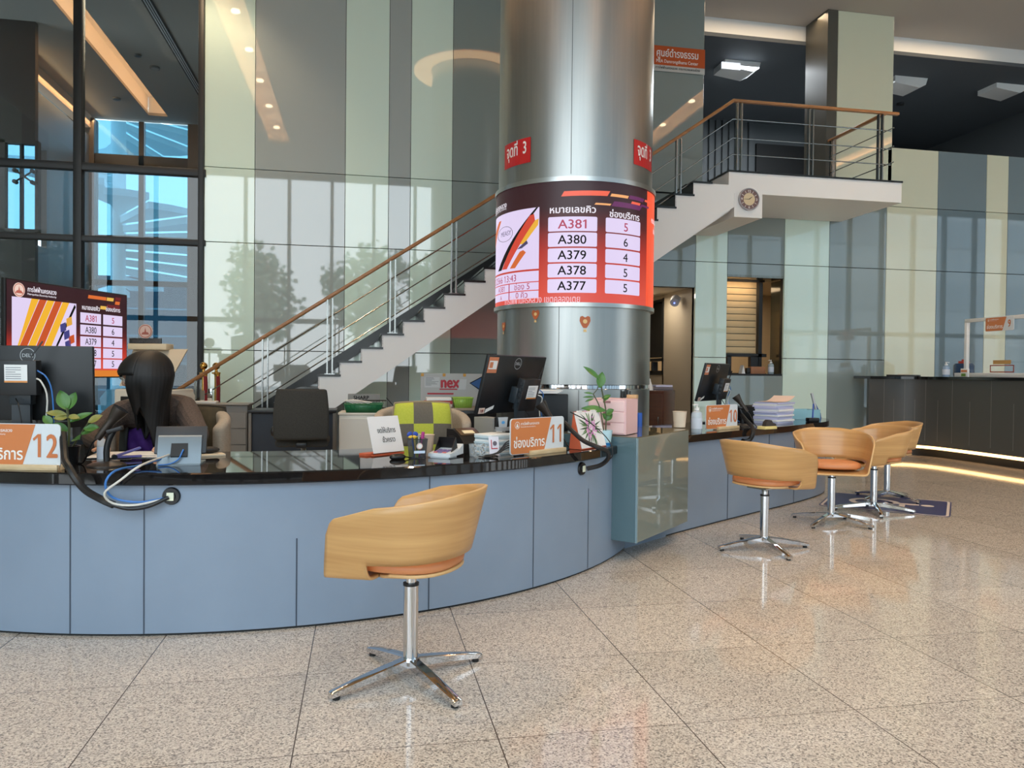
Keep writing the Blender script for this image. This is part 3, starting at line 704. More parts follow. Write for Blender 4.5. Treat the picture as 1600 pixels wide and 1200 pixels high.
b.build('header_blocks', [S_COR, S_YEL, S_PUR], sc_)
b = MB()
for q in strips(rect(A(60), 1.802, A(95), 2.83), 8): b.flat([q], L1, 0)
letter(b, 'หมายเลข', .07, L2, (A(78), ZB(332)), mi=1, bold=.012); letter(b, 'ช่อง', .07, L2, (A(78), ZB(348)), mi=1, bold=.012)
b.build('side_band', [S_ORG, S_WHT], sc_)
b = MB()      # picture: slanted stripes, rounded bars and an emblem
def PF(x, y): return (math.asin(max(-.985, min(.985, (x-896)/119.5)))*CR_, ZB(y-2*((x-896)/119.5)**2*2.2))
PIC_R = [RS+.0035]
def pic(P, mi):
    PIC_R[0] += .0005; f = loc(PIC_R[0])
    for q in strips([PF(*p) for p in P], 8): b.flat([q], f, mi)
pic([(777, 352), (786, 334), (790, 334), (778, 376)], 0)
pic([(785, 417), (791, 417), (846, 322), (843, 322)], 1); pic([(792, 416), (800, 416), (842, 345), (840, 332), (834, 334)], 2); pic([(805, 416), (813, 416), (829, 392), (825, 388), (820, 390)], 0); pic([(820, 378), (826, 379), (846, 350), (847, 340), (842, 342)], 3); pic([(816, 386), (823, 385), (832, 378), (830, 373)], 4)
b.flat([[ (PF(x_, y_)) for x_, y_ in q] for q in ring(796, 358, 12, 12.6, 20)], L2, 1)
letter(b, 'MEASY', .06, L2, (PF(797, 361)[0], PF(797, 361)[1]), mi=4)
b.build('picture', [scr('screen_rust', (216, 104, 40)), S_BLK, S_RED, scr('screen_yellow', (240, 180, 50)), scr('screen_slate', (70, 60, 100))], sc_)
def col_sticker(deg0, deg1, z0, z1, lab):
    b = MB()
    for q in strips(rect(A(deg0), z0, A(deg1), z1), 8): b.flat([q], lambda u, v: col(CR_+.003, u, v), 0)
    mid = A((deg0+deg1)/2); w = A(deg1)-A(deg0)
    letter(b, 'จุดที่  3', .15, lambda u, v: col(CR_+.005, u, v), (mid, z0+(z1-z0)*.40), mi=1, bold=.022, width=w*.74)
    tag(b.build('red_sign', [mat('red_vinyl', (196, 34, 36), .35), mat('white_vinyl', (240, 236, 232), .4)]), lab, 'sign', 'red point signs on the steel column')
col_sticker(-62, -32.5, 3.035, 3.255, 'red sign reading point 3 on the left of the steel column above the screen')
col_sticker(45, 74, 3.035, 3.255, 'red sign reading point 3 on the right edge of the steel column above the screen')
for deg, z, s_, lab in ((-61, 1.60, .075, 'small orange balloon sticker on the left edge of the column below the screen'), (-27, 1.69, .075, 'orange and white balloon sticker directly below the curved screen'), (8, 1.62, .095, 'largest orange balloon sticker right of the column seam below the screen')):
    b = MB(); u0, fc = A(deg), (lambda u, v: col(CR_+.003, u, v)); fc2 = lambda u, v: col(CR_+.0045, u, v)
    b.flat([[(u0+s_*x, z+s_*y) for x, y in ((0, .55), (-.25, .7), (-.45, .6), (-.5, .25), (-.35, -.1), (-.15, -.4), (.15, -.4), (.35, -.1), (.5, .25), (.45, .6), (.25, .7))]], fc, 0)
    b.flat([[(u0+s_*x, z+s_*y) for x, y in ((-.12, -.5), (.12, -.5), (.16, -.75), (-.16, -.75))], disc(u0, z+s_*.2, s_*.2, 12)], fc2, 1)
    tag(b.build('balloon_sticker', [mat('balloon_orange', (186, 96, 52), .5), mat('balloon_cream', (226, 190, 130), .5)]), lab, 'sticker', 'balloon stickers on the steel column')
# orange direction sign on the pier right of the column
ds = thing('pier_sign', 'orange sign with white lettering on the pier right of the column', 'sign', (4.58, WY-.02, 6.05-.30))
zt, zb = Vector((4.98, 0, 0)), 0
fp = lambda u, v: (u, -.006, v); fp2 = lambda u, v: (u, -.008, v)
b = MB(); b.box((0, -.002, .14), (.80, .008, .28)); b.box((0, .0, -.045), (.8, .006, .09), 1); b.build('board', [mat('sign_orange', (196, 84, 30), .4), mat('sign_grey', (200, 200, 196), .4)], ds)
b = MB(); letter(b, 'ศูนย์ดำรงธรรม', .15, fp2, (-.37, .125), 'L', 0, .02, width=.66); letter(b, 'MEA Damrongdhama Center', .07, fp2, (-.37, .035), 'L', 0, .012, width=.66); letter(b, 'การไฟฟ้านครหลวง  กระทรวงมหาดไทย', .05, fp2, (-.38, -.055), 'L', 1, .008, width=.7)
b.build('lettering', [mat('white_vinyl', (240, 236, 232), .4), S_BLK], ds)

# ------------------------------------------------------------------ reception counters
QX, QY, QR = -.634, 6.469, 2.825
TOP = .735
def pol(r, a, z=0.0): return Vector((QX+r*math.cos(a), QY+r*math.sin(a), z))
AL, AR, AE = math.radians(-158), math.radians(-31.5), math.radians(-35.0)
ct = thing('reception_counter', 'long curved blue-grey reception counter with black stone top, windows 11 and 12', 'counter', (0, 0, 0))
b = MB(); N = 60
b.grid(lambda u, v: pol(QR, AL+(AR-AL)*u, .012+v*(TOP-.055-.012)), N, 1); b.grid(lambda u, v: pol(QR-.05, AL+(AR-AL)*u, .012+v*(TOP-.055-.012)), N, 1)
b.grid(lambda u, v: pol(QR-.05*v, AL+(AR-AL)*u, TOP-.055), N, 1)
b.grid(lambda u, v: pol(QR-.05*u, AR, .012+v*(TOP-.067)), 1, 1); b.grid(lambda u, v: pol(QR-.05*u, AL, .012+v*(TOP-.067)), 1, 1)
b.weld().build('front_panel', COUNTERP, ct)
def seam(x, y, z0, z1):      # joints between the panels, full or half height
    a = math.atan2(y-QY, x-QX); m_ = MB(); m_.grid(lambda u, v: pol(QR+.0015, a+(u-.5)*.0022, z0+(z1-z0)*v), 1, 1); m_.build('panel_joint', SEAM, ct)
for x, y, z1 in ((-1.267, 3.727, .68), (-.949, 3.663, .68), (.33, 3.82, .68), (.93, 4.12, .68), (1.36, 4.44, .5)): seam(x, y, .012, z1)
seam(-.292, 3.665, .012, .42)
b = MB(); b.grid(lambda u, v: pol(QR-.012, AL+(AR-AL)*u, .016*v), N, 1); b.grid(lambda u, v: pol(QR-.04, AL+(AR-AL)*u, .016*v), N, 1); b.build('plinth', JOINT, ct)
def slab(rin, rout, a0, a1, z0, z1):
    m_ = MB(); bv = .006; prof = [(rin, z0), (rout-bv, z0), (rout, z0+bv), (rout, z1-bv), (rout-bv, z1), (rin+bv, z1), (rin, z1-bv), (rin, z0)]
    m_.lathe(prof, (QX, QY, 0), N, a0=a0, a1=a1)
    for a in (a0, a1): m_.poly([pol(r, a, z) for r, z in prof[:-1]])
    return m_.weld()
slab(1.93, QR+.035, AL, AE, TOP-.055, TOP).build('counter_top', DARKST, ct, angle=30)
b = MB(); b.grid(lambda u, v: pol(2.05, AL+(AE-AL)*u, .012+v*(TOP-.067)), N, 1); b.grid(lambda u, v: pol(2.0, AL+(AE-AL)*u, .012+v*(TOP-.067)), N, 1); b.build('modesty_panel', mat('dark_laminate', (52, 54, 58), .5), ct)
# second counter: a flatter curve
F2 = [Vector(p) for p in ((2.20, 5.31), (2.455, 5.491), (2.948, 5.831), (3.536, 6.223), (3.95, 6.50), (4.328, 6.781), (4.62, 7.05), (4.85, 7.40), (4.95, 7.75))]
def spline(P, k=6):
    Q = []
    for i in range(len(P)-1):
        a = P[i-1] if i else P[0]*2-P[1]; p, q = P[i], P[i+1]; d = P[i+2] if i+2 < len(P) else q*2-p
        for j in range(k):
            t = j/k; Q.append(.5*((2*p)+(q-a)*t+(2*a-5*p+4*q-d)*t*t+(3*p-a-3*q+d)*t**3))
    return Q+[P[-1]]
F2 = spline(F2)
def offs(P, d):
    o = []
    for i, p in enumerate(P):
        t = (P[min(i+1, len(P)-1)]-P[max(i-1, 0)]).normalized(); o.append(p+Vector((t.y, -t.x))*d)
    return o
def ribbon(name, P, z0, z1, th, m_, parent):
    I = offs(P, -th); m = MB(); n = len(P)
    V = [Vector((*p, z0)) for p in P]+[Vector((*p, z1)) for p in P]+[Vector((*p, z1)) for p in I]+[Vector((*p, z0)) for p in I]
    Fc = []
    for r in range(4):
        for i in range(n-1): Fc.append((r*n+i, r*n+i+1, ((r+1) % 4)*n+i+1, ((r+1) % 4)*n+i))
    Fc += [(0, n, 2*n, 3*n), (n-1, 2*n-1, 3*n-1, 4*n-1)]
    m._add(V, Fc, 0); return m.build(name, m_, parent)
c2 = thing('reception_counter', 'shorter curved blue-grey counter with brown-black top, window 10', 'counter', (0, 0, 0))
ribbon('front_panel', F2, .012, TOP-.055, .05, COUNTERP, c2)
ribbon('plinth', offs(F2, -.012), 0, .012, .03, JOINT, c2)
T2 = offs(F2, .03); bk = [Vector(p) for p in ((4.78, 8.0), (4.35, 7.95), (3.6, 7.35), (2.9, 6.72), (2.3, 6.3), (2.0, 6.1), (1.70, 5.86))]
b = MB(); P = [(*p, TOP-.055) for p in T2+bk]; b.prism(P, (0, 0, .055)); b.build('counter_top', DARKST, c2)
for x, y, z1 in ((2.93, 5.822, .5), (3.53, 6.22, .68), (3.95, 6.50, .68)):
    i = min(range(len(F2)), key=lambda k: (F2[k]-Vector((x, y))).length); p = F2[i]; t = (F2[i+1]-F2[i-1]).normalized(); nn = Vector((t.y, -t.x))
    b = MB(); b.box((p.x+nn.x*.0015, p.y+nn.y*.0015, z1/2), (.007, .003, z1-.02), rz=math.atan2(t.y, t.x)); b.build('panel_joint', SEAM, c2)
ribbon('modesty_panel', offs(F2, -.60)[2:-8], .0, TOP-.055, .03, MATS['dark_laminate'], c2)
# link between the two counters behind the glass box
b = MB()
P0, P1 = pol(QR, AR), Vector((2.20, 5.31, 0)); d_ = (P1-P0); nn = Vector((d_.y, -d_.x, 0)).normalized()
b.prism([P0, P1, P1-nn*.05, P0-nn*.05], (0, 0, TOP-.06)); b.build('front_link', COUNTERP, c2)
# floating glass-clad cabinet
GA = math.radians(45.3); gx, gn = Vector((math.cos(GA), math.sin(GA), 0)), Vector((math.sin(GA), -math.cos(GA), 0))
gb = thing('glass_cabinet', 'mirror-glossy grey-green glass cabinet hung between the two counters', 'cabinet', (1.706, 4.60, 0), GA)
GW, GD, Z0_, Z1_ = .882, .58, .125, .79
GL1 = mat('green_grey_glass', (122, 130, 122), .012, ior=1.75); GL2 = mat('teal_grey_glass', (88, 112, 120), .02, ior=1.6)
b = MB(); b.box((GW/2, GD/2, (Z0_+Z1_)/2), (GW-.012, GD-.012, Z1_-Z0_-.012)); b.build('carcass', JOINT, gb)
b = MB(); b.box((GW/2, 0, (Z0_+Z1_)/2), (GW, .01, Z1_-Z0_), bev=.0015, seg=1); b.build('front_glass', GL1, gb)
b = MB(); b.box((0, GD/2, (Z0_+Z1_)/2), (.01, GD-.012, Z1_-Z0_), bev=.0015, seg=1); b.build('side_glass', GL2, gb); b = MB(); b.box((GW, GD/2, (Z0_+Z1_)/2), (.01, GD-.012, Z1_-Z0_), bev=.0015, seg=1); b.build('side_glass', GL2, gb)
b = MB(); b.box((GW/2, GD/2, Z1_+.002), (GW+.004, GD, .008)); b.build('top_glass', mat('bronze_glass', (96, 90, 70), .012, ior=1.75), gb)
b = MB(); b.box((GW/2, GD/2+.17, Z0_/2), (GW*.8, GD*.35, Z0_)); b.build('plinth', COUNTERP, gb)
b = MB(); b.box((0, -.002, (Z0_+Z1_)/2), (.014, .012, Z1_-Z0_)); b.box((0, .23, (Z0_+TOP-.05)/2), (.014, .014, TOP-.05-Z0_)); b.build('edge_trim', mat('pale_trim', (150, 176, 186), .3, .5), gb)
# tall counter on the right, lit from under its front
c3 = thing('tall_counter', 'tall dark grey counter with a warm light strip along its foot, window 9', 'counter', (0, 0, 0))
F3 = spline([Vector(p) for p in ((7.50, 10.335), (7.80, 10.32), (8.08, 10.22), (8.25, 9.98), (8.31, 9.5), (8.33, 8.8), (8.34, 8.0), (8.38, 6.6))][::-1], 6)
F3 = F3[::-1]
DGREY = mat('dark_grey_laminate', (74, 74, 72), .45)
def ribbon2(name, P, z0, z1, th, m_, parent): return ribbon(name, P, z0, z1, th, m_, parent)
ribbon2('front_panel', F3, .175, 1.155, .05, DGREY, c3)
ribbon2('toe_panel', offs(F3, -.12), .0, .175, .04, BLACK, c3)
ribbon2('counter_top', offs(F3, .03), 1.155, 1.195, .42, mat('black_stone', (10, 10, 10), .1), c3)
ribbon2('light_strip', offs(F3, -.015), .122, .162, .02, LED, c3)
PJ = mat('pale_joint', (104, 102, 98), .5)
for i in range(5, len(F3)-2, 3):
    p = F3[i]; t = (F3[i+1]-F3[i-1]).normalized(); nn = Vector((t.y, -t.x)); z1 = 1.15 if i % 2 else .85
    b = MB(); b.box((p.x+nn.x*.001, p.y+nn.y*.001, (.24+z1)/2), (.004, .008, z1-.24), rz=math.atan2(t.y, t.x)-PI/2); b.build('panel_joint', PJ, c3)
# blue wheelchair sign on the floor
fs = thing('floor_sign', 'blue floor sign with a white wheelchair symbol beneath the far chairs', 'floor sign', (4.84, 6.39, 0), math.atan2(6.376-5.673, 4.116-4.914))
ex = Vector((4.116-4.914, 6.376-5.673, 0)); fw_, fh_ = 1.06, .95
b = MB(); b.prism([(x, y, .0005) for x, y in rrect(-fw_/2, -fh_/2, fw_/2, fh_/2, .06)], (0, 0, .0015)); b.build('sheet', mat('floor_sign_blue', (34, 36, 96), .35), fs)
b = MB(); q = lambda u, v: (u, v, .0026)
oo, ii = rrect(-fw_/2+.012, -fh_/2+.012, fw_/2-.012, fh_/2-.012, .055), rrect(-fw_/2+.034, -fh_/2+.034, fw_/2-.034, fh_/2-.034, .045)
for i in range(len(oo)): b.flat([[oo[i], oo[(i+1) % len(oo)], ii[(i+1) % len(ii)], ii[i]]], q)
def ang(cx, cy, r0, r1, a0, a1, n=20): return [[(cx+r*math.cos(a), cy+r*math.sin(a)) for r, a in ((r0, a0+(a1-a0)*i/n), (r1, a0+(a1-a0)*i/n), (r1, a0+(a1-a0)*(i+1)/n), (r0, a0+(a1-a0)*(i+1)/n))] for i in range(n)]
TR = lambda P: [(-y*1.0, x) for x, y in P]      # figure lies along the sheet
fig = ang(-.03, -.10, .17, .225, math.radians(110), math.radians(345)) + [disc(-.06, .34, .055)] + [[(-.10, .27), (-.03, .27), (-.01, .02), (-.09, .0)], [(-.04, .16), (.14, .16), (.14, .11), (-.04, .11)], [(-.09, .05), (.15, .05), (.15, -.02), (-.09, -.02)], [(.10, .05), (.17, .05), (.27, -.24), (.20, -.24)], [(.20, -.24), (.33, -.21), (.34, -.25), (.22, -.29)]]
b.flat([TR(P) for P in fig], q); b.build('wheelchair_symbol', mat('floor_sign_white', (222, 206, 196), .35), fs)
# glass screen with its white frame on the tall counter
gs = thing('counter_screen', 'white framed clear protective screen standing on the tall counter', 'screen', (8.62, 9.0, 1.195))
for nm, c, d in (('frame_post', (0, .70, .41), (.05, .05, .80)), ('frame_post', (0, -1.9, .41), (.05, .05, .80)), ('frame_rail', (0, -.60, .815), (.05, 2.65, .05)), ('frame_rail', (0, -.62, .03), (.05, 2.7, .06)), ('frame_foot', (-.02, .78, .03), (.12, .12, .06))):
    b = MB(); b.box(c, d, bev=.004); b.build(nm, WHITE, gs)
b = MB(); b.box((0, -.60, .425), (.006, 2.55, .73)); b.build('screen_pane', PANE, gs)
def emblem(mb, cx, cy, r, fn, m0, m1):
    mb.flat(ring(cx, cy, r*.86, r, 20), fn, m0); mb.flat([disc(cx, cy+r*.05, r*.34, 12), [(cx-r*.6, cy-r*.55), (cx+r*.6, cy-r*.55), (cx+r*.3, cy-r*.1), (cx-r*.3, cy-r*.1)], [(cx-r*.12, cy), (cx+r*.12, cy), (cx, cy+r*.72)]], fn, m1)
ORN = mat('sign_face_orange', (206, 124, 70), .35); SGW = mat('sign_face_white', (214, 220, 224), .3); ORT = mat('sign_digit_orange', (200, 116, 66), .4); WV = MATS['white_vinyl']
def numerals(b, num, cx, z, hh, f):
    dw = hh*.62; x = cx-dw*len(num)/2
    for ch in num:
        if ch == '1': t_ = hh*.125; b.flat([rect(x+dw*.5, z, x+dw*.5+t_*1.1, z+hh), [(x+dw*.14, z+hh*.80), (x+dw*.2, z+hh*.70), (x+dw*.5, z+hh*.86), (x+dw*.5, z+hh)]], f)
        else: letter(b, ch, hh*1.42, f, (x+dw*.5, z), bold=.022, width=dw*.82)
        x += dw
def sign_face(t, w, h, num, y, r=.018, big=True):
    f0, f1, f2 = (lambda u, v: (u, y, v)), (lambda u, v: (u, y-.0012, v)), (lambda u, v: (u, y-.0024, v))
    b = MB(); b.prism([(u, y, v) for u, v in rrect(0, 0, w, h, r)], (0, .006, 0)); b.build('board', SGW, t)
    b = MB(); P = [p for p in rrect(.003, .003, w*.62, h-.003, r, corners=(1, 0, 0, 1))]
    P = [(u if u < w*.5 else (w*.61 if v < h*.5 else w*.75), v) for u, v in P]; b.flat([P], f1); b.build('orange_field', ORN, t)
    b = MB(); numerals(b, num, w*.845, h*.25, h*.52, f2); b.build('number', ORT, t)
    b = MB(); emblem(b, w*.115, h*.81, h*.10, f2, 0, 0); letter(b, 'การไฟฟ้านครหลวง', h*.105, f2, (w*.175, h*.81), 'L', 0, .015); letter(b, 'Metropolitan Electricity Authority', h*.045, f2, (w*.175, h*.745), 'L', 0, .01)
    letter(b, 'ช่องบริการ', h*.36, f2, (w*.05, h*.19), 'L', 0, .022, width=w*.57); b.build('lettering', WV, t)
t9 = thing('number_sign', 'orange and white sign with the number 9 hung on the white screen frame', 'sign', (8.585, 9.33, 1.835), -PI/2, 'service window signs')
sign_face(t9, .48, .19, '9', 0)

# ------------------------------------------------------------------ visitor chairs: bent plywood tub on a chrome star foot
PLY = noisy('light_plywood', (208, 163, 106), (186, 140, 86), 3.4, .34, (.5, .5, 12), detail=6, coat=.2)
PLYE = mat('plywood_edge', (214, 172, 118), .45)
LEATH = mat('orange_leather', (206, 134, 86), .42)
def shell_xy(t, flare):
    """plan of the tub: t=-1 right arm front, 0 back, 1 left arm front; facing +x"""
    s = 1 if t > 0 else -1; u = abs(t); hw = .262+flare; back = .235+flare*1.05
    if u < .52:
        a = u/.52*PI/2; return (-back*math.cos(a)**.88 if a < PI/2-1e-6 else 0.0, s*hw*math.sin(a)**.95)
    k = (u-.52)/.48; return (.0+.200*k, s*(hw+.004*math.sin(PI*k)-.018*k*k))
def top_z(t):
    u = abs(t); z = .758-.004*u-.118*max(0, u-.12)**1.12
    if u > .93: z -= .055*((u-.93)/.07)**2.2
    return z
def make_chair(label):
    t = thing('swivel_chair', label, 'chair', (0, 0, 0), 0, 'plywood visitor chairs in front of the counters')
    NU, UF = 72, .66
    def P(tt, v, inner=0.0):                       # v: 0 lower edge, 1 upper edge
        z0 = .502+.012*math.cos(tt*PI); z1 = top_z(tt); z = z0+(z1-z0)*v
        fl = -.03+.075*((z-.44)/.32)
        x, y = shell_xy(tt, fl); x += .040*((.70-z)/.2)*max(0, (abs(tt)-UF)/(1-UF)); return (x, y, z)
    b = MB(); TT = [-1+(1-UF)*i/10 for i in range(10)]+[-UF+2*UF*i/52 for i in range(53)]+[UF+(1-UF)*i/10 for i in range(1, 11)]
    b.grid(lambda u, v: P(TT[round(u*72)], v), 72, 8)
    # front third: the sides run down, turn under and join as the seat
    ns = 10
    for s in (1, -1):
        def side(u, v, s=s):
            tt = s*(UF+(1-UF)*u); x, y, z = P(tt, 0); fx = x+.022*v*u
            yb = s*.150; zb = .437-.012*u
            c1 = (y-s*.013, z-.055); c2 = (s*.222, zb-.004)
            q = 1-v
            yy = q**3*y+3*q*q*v*c1[0]+3*q*v*v*c2[0]+v**3*yb; zz = q**3*z+3*q*q*v*c1[1]+3*q*v*v*c2[1]+v**3*zb
            return (fx, yy, zz)
        b.grid(side, ns, 8)
    xs0 = P(UF, 0)[0]
    b.grid(lambda u, v: (P(UF+(1-UF)*u, 0)[0]+.022*u, .150-.30*v, .437-.012*u), ns, 6)
    # tongue under the cushion, rounded at the back
    def tongue(u, v):
        a = PI/2+PI*v; r = .212; k = u
        x = xs0-(k)*(.0); yy = .150-.30*v
        ex, ey = -.185*math.sin(PI*v)**.6 - .01, .150*1.32*math.cos(PI*v)
        p0 = (xs0, .150-.30*v); p1 = (ex, max(-.2, min(.2, ey)))
        return (p0[0]+(p1[0]-p0[0])*k, p0[1]+(p1[1]-p0[1])*k, .437+.018*k*k)
    b.grid(tongue, 10, 16)
    b.weld(.0015)
    o = b.build('shell', [PLY, PLYE], t, angle=50)
    so = o.modifiers.new('thickness', 'SOLIDIFY'); so.thickness = .012; so.offset = 0; so.material_offset_rim = 1
    b = MB(); D = []
    for i in range(40):
        a = 2*PI*i/40; c, s = math.cos(a), math.sin(a)
        D.append(((.19 if c > 0 else .205)*math.copysign(abs(c)**.75, c)+.012, .208*math.copysign(abs(s)**.75, s)))
    rings = [(.9, .446), (.985, .452), (1.0, .464), (.985, .482), (.92, .491), (.6, .496), (.0, .497)]
    V = [(x*k, y*k, z+.012) for k, z in rings for x, y in D]
    b._add(V, [(j*40+i, j*40+(i+1) % 40, (j+1)*40+(i+1) % 40, (j+1)*40+i) for j in range(len(rings)-1) for i in range(40)], 0, True); b.poly([V[i] for i in range(40)]); b.weld(.0005)
    b.build('cushion', LEATH, t, angle=60)
    b = MB(); b.box((0, 0, .427), (.18, .16, .012), bev=.003); b.cyl((0, 0, .40), (0, 0, .424), .022, n=20); b.build('swivel_plate', STEEL, t)
    b = MB(); b.cyl((0, 0, .375), (0, 0, .402), .021, n=24); b.cyl((0, 0, .368), (0, 0, .378), .031, n=24, mi=1); b.cyl((0, 0, .085), (0, 0, .370), .029, n=28); b.build('pole', [CHROME, BLACK], t)
    b = MB(); b.lathe([(0, .052), (.02, .05), (.034, .062), (.038, .078), (.033, .088), (.0, .09)], n=24); b.build('hub', CHROME, t)
    for k in range(4):
        a = PI/2*k; c, s = math.cos(a), math.sin(a); b = MB()
        def T(x, y, z): return Vector((c*x-s*y, s*x+c*y, z))
        sec = []
        for x, w, z0, z1 in ((.02, .021, .052, .088), (.12, .021, .042, .073), (.24, .0195, .027, .052), (.325, .018, .014, .034), (.335, .016, .012, .030)):
            sec.append([T(x, -w, z0), T(x, w, z0), T(x, w, z1-.004), T(x, w-.005, z1), T(x, -w+.005, z1), T(x, -w, z1-.004)])
        V = [p for q in sec for p in q]; n = 6
        b._add(V, [(j*n+i, j*n+(i+1) % n, (j+1)*n+(i+1) % n, (j+1)*n+i) for j in range(len(sec)-1) for i in range(n)], 0); b.poly(sec[0]); b.poly(sec[-1])
        leg = b.build('leg', CHROME, t)
        b = MB(); b.cyl(T(.31, 0, 0), T(.31, 0, .018), .014, n=12); b.build('glide', BLACK, leg)
    return t
chair = make_chair('nearest plywood swivel chair, alone in front of the long curved counter')
# base angle, heading of the tub
def pose(t, x, y, base, face):
    t.location = (x, y, 0); t.rotation_euler = (0, 0, face)
    for c in [o for o in C.objects if o.parent == t and o.name.split('.')[0] in ('leg', 'hub')]: c.rotation_euler = (0, 0, base-face)
spots = [(2.718, 4.829, 0.0, math.radians(22), 'plywood swivel chair seen from behind, first one right of the glass cabinet'),
         (3.741, 5.60, math.radians(32), math.radians(-112), 'plywood swivel chair whose open front and orange cushion face the entrance'),
         (4.442, 6.03, math.radians(-25), math.radians(180), 'plywood swivel chair turned side-on, at the wheelchair floor sign'),
         (5.02, 6.62, math.radians(20), math.radians(172), 'farthest plywood swivel chair, mostly hidden behind the side-on chair')]
for x, y, ba, fa_, lab in spots:
    pose(dup(chair, label=lab), x, y, ba, fa_)
pose(chair, .192, 2.99, math.radians(27), math.radians(150))

# ------------------------------------------------------------------ things on the counters
def prp(o): return o
PAPER = mat('white_paper', (232, 232, 230), .7); PINE = noisy('pale_pine', (222, 196, 156), (206, 176, 132), 6, .5, (2, 8, 8)); MONB = mat('monitor_shell', (24, 27, 30), .42)
GREYP = mat('grey_plastic', (128, 132, 136), .4); LGREY = mat('light_grey_plastic', (180, 184, 188), .4); BLUEC = mat('blue_cable', (58, 118, 190), .4); WHITEC = mat('white_cable', (214, 212, 204), .4)
def number_sign(loc, rz, num, lab):
    t = thing('number_sign', lab, 'sign', loc, rz, 'service window signs')
    sign_face(t, .46, .20, num, 0); 
    for c in [o for o in C.objects if o.parent == t]: c.location = (0, 0, .008)
    b = MB(); b.box((.305, -.013, .0125), (.31, .020, .025), bev=.002); b.box((.305, .02, .0125), (.31, .026, .025), bev=.002); b.box((.305, .0, .003), (.31, .02, .006)); b.build('pine_foot', PINE, t)
    return t
number_sign((-1.776, 3.887, TOP), math.radians(-14.5), '12', 'orange and white sign with the number 12 on a pine foot at the left edge')
number_sign((.796, 4.112, TOP), math.radians(36), '11', 'orange and white sign with the number 11 on a pine foot')
number_sign((2.77, 5.875, TOP), math.radians(30), '10', 'orange and white sign with the number 10 on a pine foot')
def monitor(loc, rz, tilt, lab, stickers=True, pc=(-.12, -.02), ps=(.18, .20)):
    """origin on the desk; the back of the screen faces local -y"""
    t = thing('monitor', lab, 'monitor', loc, rz, 'staff monitors seen from behind')
    Rt = Matrix.Rotation(tilt, 3, 'X'); zc = .385
    def L(x, y, z): v = Rt@Vector((x, y, z)); return Vector((v.x, v.y, v.z+zc))
    f = lambda y: (lambda u, v: L(u, y, v))
    b = MB(); b.box(L(0, .012, 0), (.61, .024, .365), rot=Rt, bev=.005); b.build('screen_case', MONB, t)
    b = MB(); b.box(L(0, .0245, .004), (.59, .002, .335), rot=Rt); b.build('screen_face', mat('screen_dark', (10, 12, 14), .15), t)
    b = MB(); b.flat(ring(0, .135, .033, .036, 30), f(-.0005-.0008)); letter(b, 'DELL', .024, f(-.0015), (0, .127), bold=.02); b.build('logo', mat('logo_grey', (176, 180, 182), .4), t)
    # small computer on the stand arm
    px, pz = pc
    pcb = MB(); pcb.box(L(px, -.075, pz-.02), (ps[0], .05, ps[1]), rot=Rt, bev=.003); o = pcb.build('mini_computer', mat('computer_shell', (30, 31, 33), .45), t)
    b = MB(); b.box(L(px+.01, -.104, pz+.0), (.105, .001, .085), rot=Rt, mi=0)
    ff = f(-.1052)
    for k in range(6): b.flat([rect(px-.036, pz+.03-k*.0105, px-.036+(.07 if k != 2 else .045), pz+.0265-k*.0105+.0005)], ff, 1)
    b.flat([rect(px-.0425, pz-.0425, px+.0625, pz-.034)], ff, 2); b.build('asset_label', [PAPER, mat('label_ink', (120, 124, 130), .6), mat('label_orange', (214, 140, 70), .5)], o, label='white printed asset label')
    b = MB()
    for k in range(4): b.box(L(px-.092, -.085, pz+.05-k*.036), (.004, .02, .018), rot=Rt)
    b.build('port', mat('port_metal', (90, 94, 98), .3, .8), o)
    b = MB(); b.bar(L(px+.07, -.085, pz+.08), L(px+.12, -.075, pz+.155), .006, .006); b.build('antenna', BLACK, o)
    b = MB(); b.box(L(0, -.05, -.05), (.10, .05, .10), rot=Rt, bev=.004); b.bar((0, -.05, .0), L(0, -.055, -.02), .085, .02, upv=(0, 1, 0)); b.build('stand', mat('stand_dark', (36, 44, 50), .4), t)
    b = MB(); b.prism([(x, y-.02, 0) for x, y in rrect(-.12, -.09, .12, .09, .02)], (0, 0, .012)); b.build('stand_foot', MATS['stand_dark'], t)
    b = MB()
    b.tube([L(px+.09, -.09, pz-.02), L(px+.13, -.11, pz-.04), L(px+.15, -.10, pz-.13), (px+.13, -.10, .06), (px+.16, -.13, .006)], .004, 6, 0); b.tube([L(px+.09, -.085, pz+.02), L(px+.15, -.1, pz-.02), L(px+.17, -.09, pz-.12), (px+.19, -.11, .05), (px+.22, -.15, .006)], .0035, 6, 1)
    b.tube([L(px, -.09, pz-.12), L(px+.03, -.12, pz-.16), (px+.05, -.11, .10), (px+.02, -.12, .006)], .0035, 6, 2); b.build('cables', [WHITEC, BLUEC, BLACK], t)
    if stickers:
        b = MB(); fs_ = f(-.0012); fs2 = f(-.0022)
        b.flat([rect(-.298, .075, -.205, .172)], fs_, 0); b.flat([rect(-.29, .098, -.212, .150)], fs2, 1); b.flat([rect(-.284, .106, -.252, .142)], fs2 if False else f(-.003), 0); b.build('sticker', [mat('sticker_orange', (206, 128, 92), .5), PAPER], t, label='orange sticker in the upper corner')
        b = MB(); b.flat([rect(-.292, -.178, -.235, -.142)], fs_, 0); letter(b, '10F', .026, fs2, (-.263, -.170), mi=1, bold=.02); b.build('sticker', [mat('sticker_pale', (222, 200, 186), .5), mat('sticker_red', (150, 40, 40), .5)], t, label='small pale sticker with dark red characters')
        b = MB(); b.flat([[(-.232, -.176), (-.155, -.150), (-.150, -.128), (-.227, -.150)]], fs_, 0); b.build('sticker', PAPER, t, label='white bar code sticker')
    return t
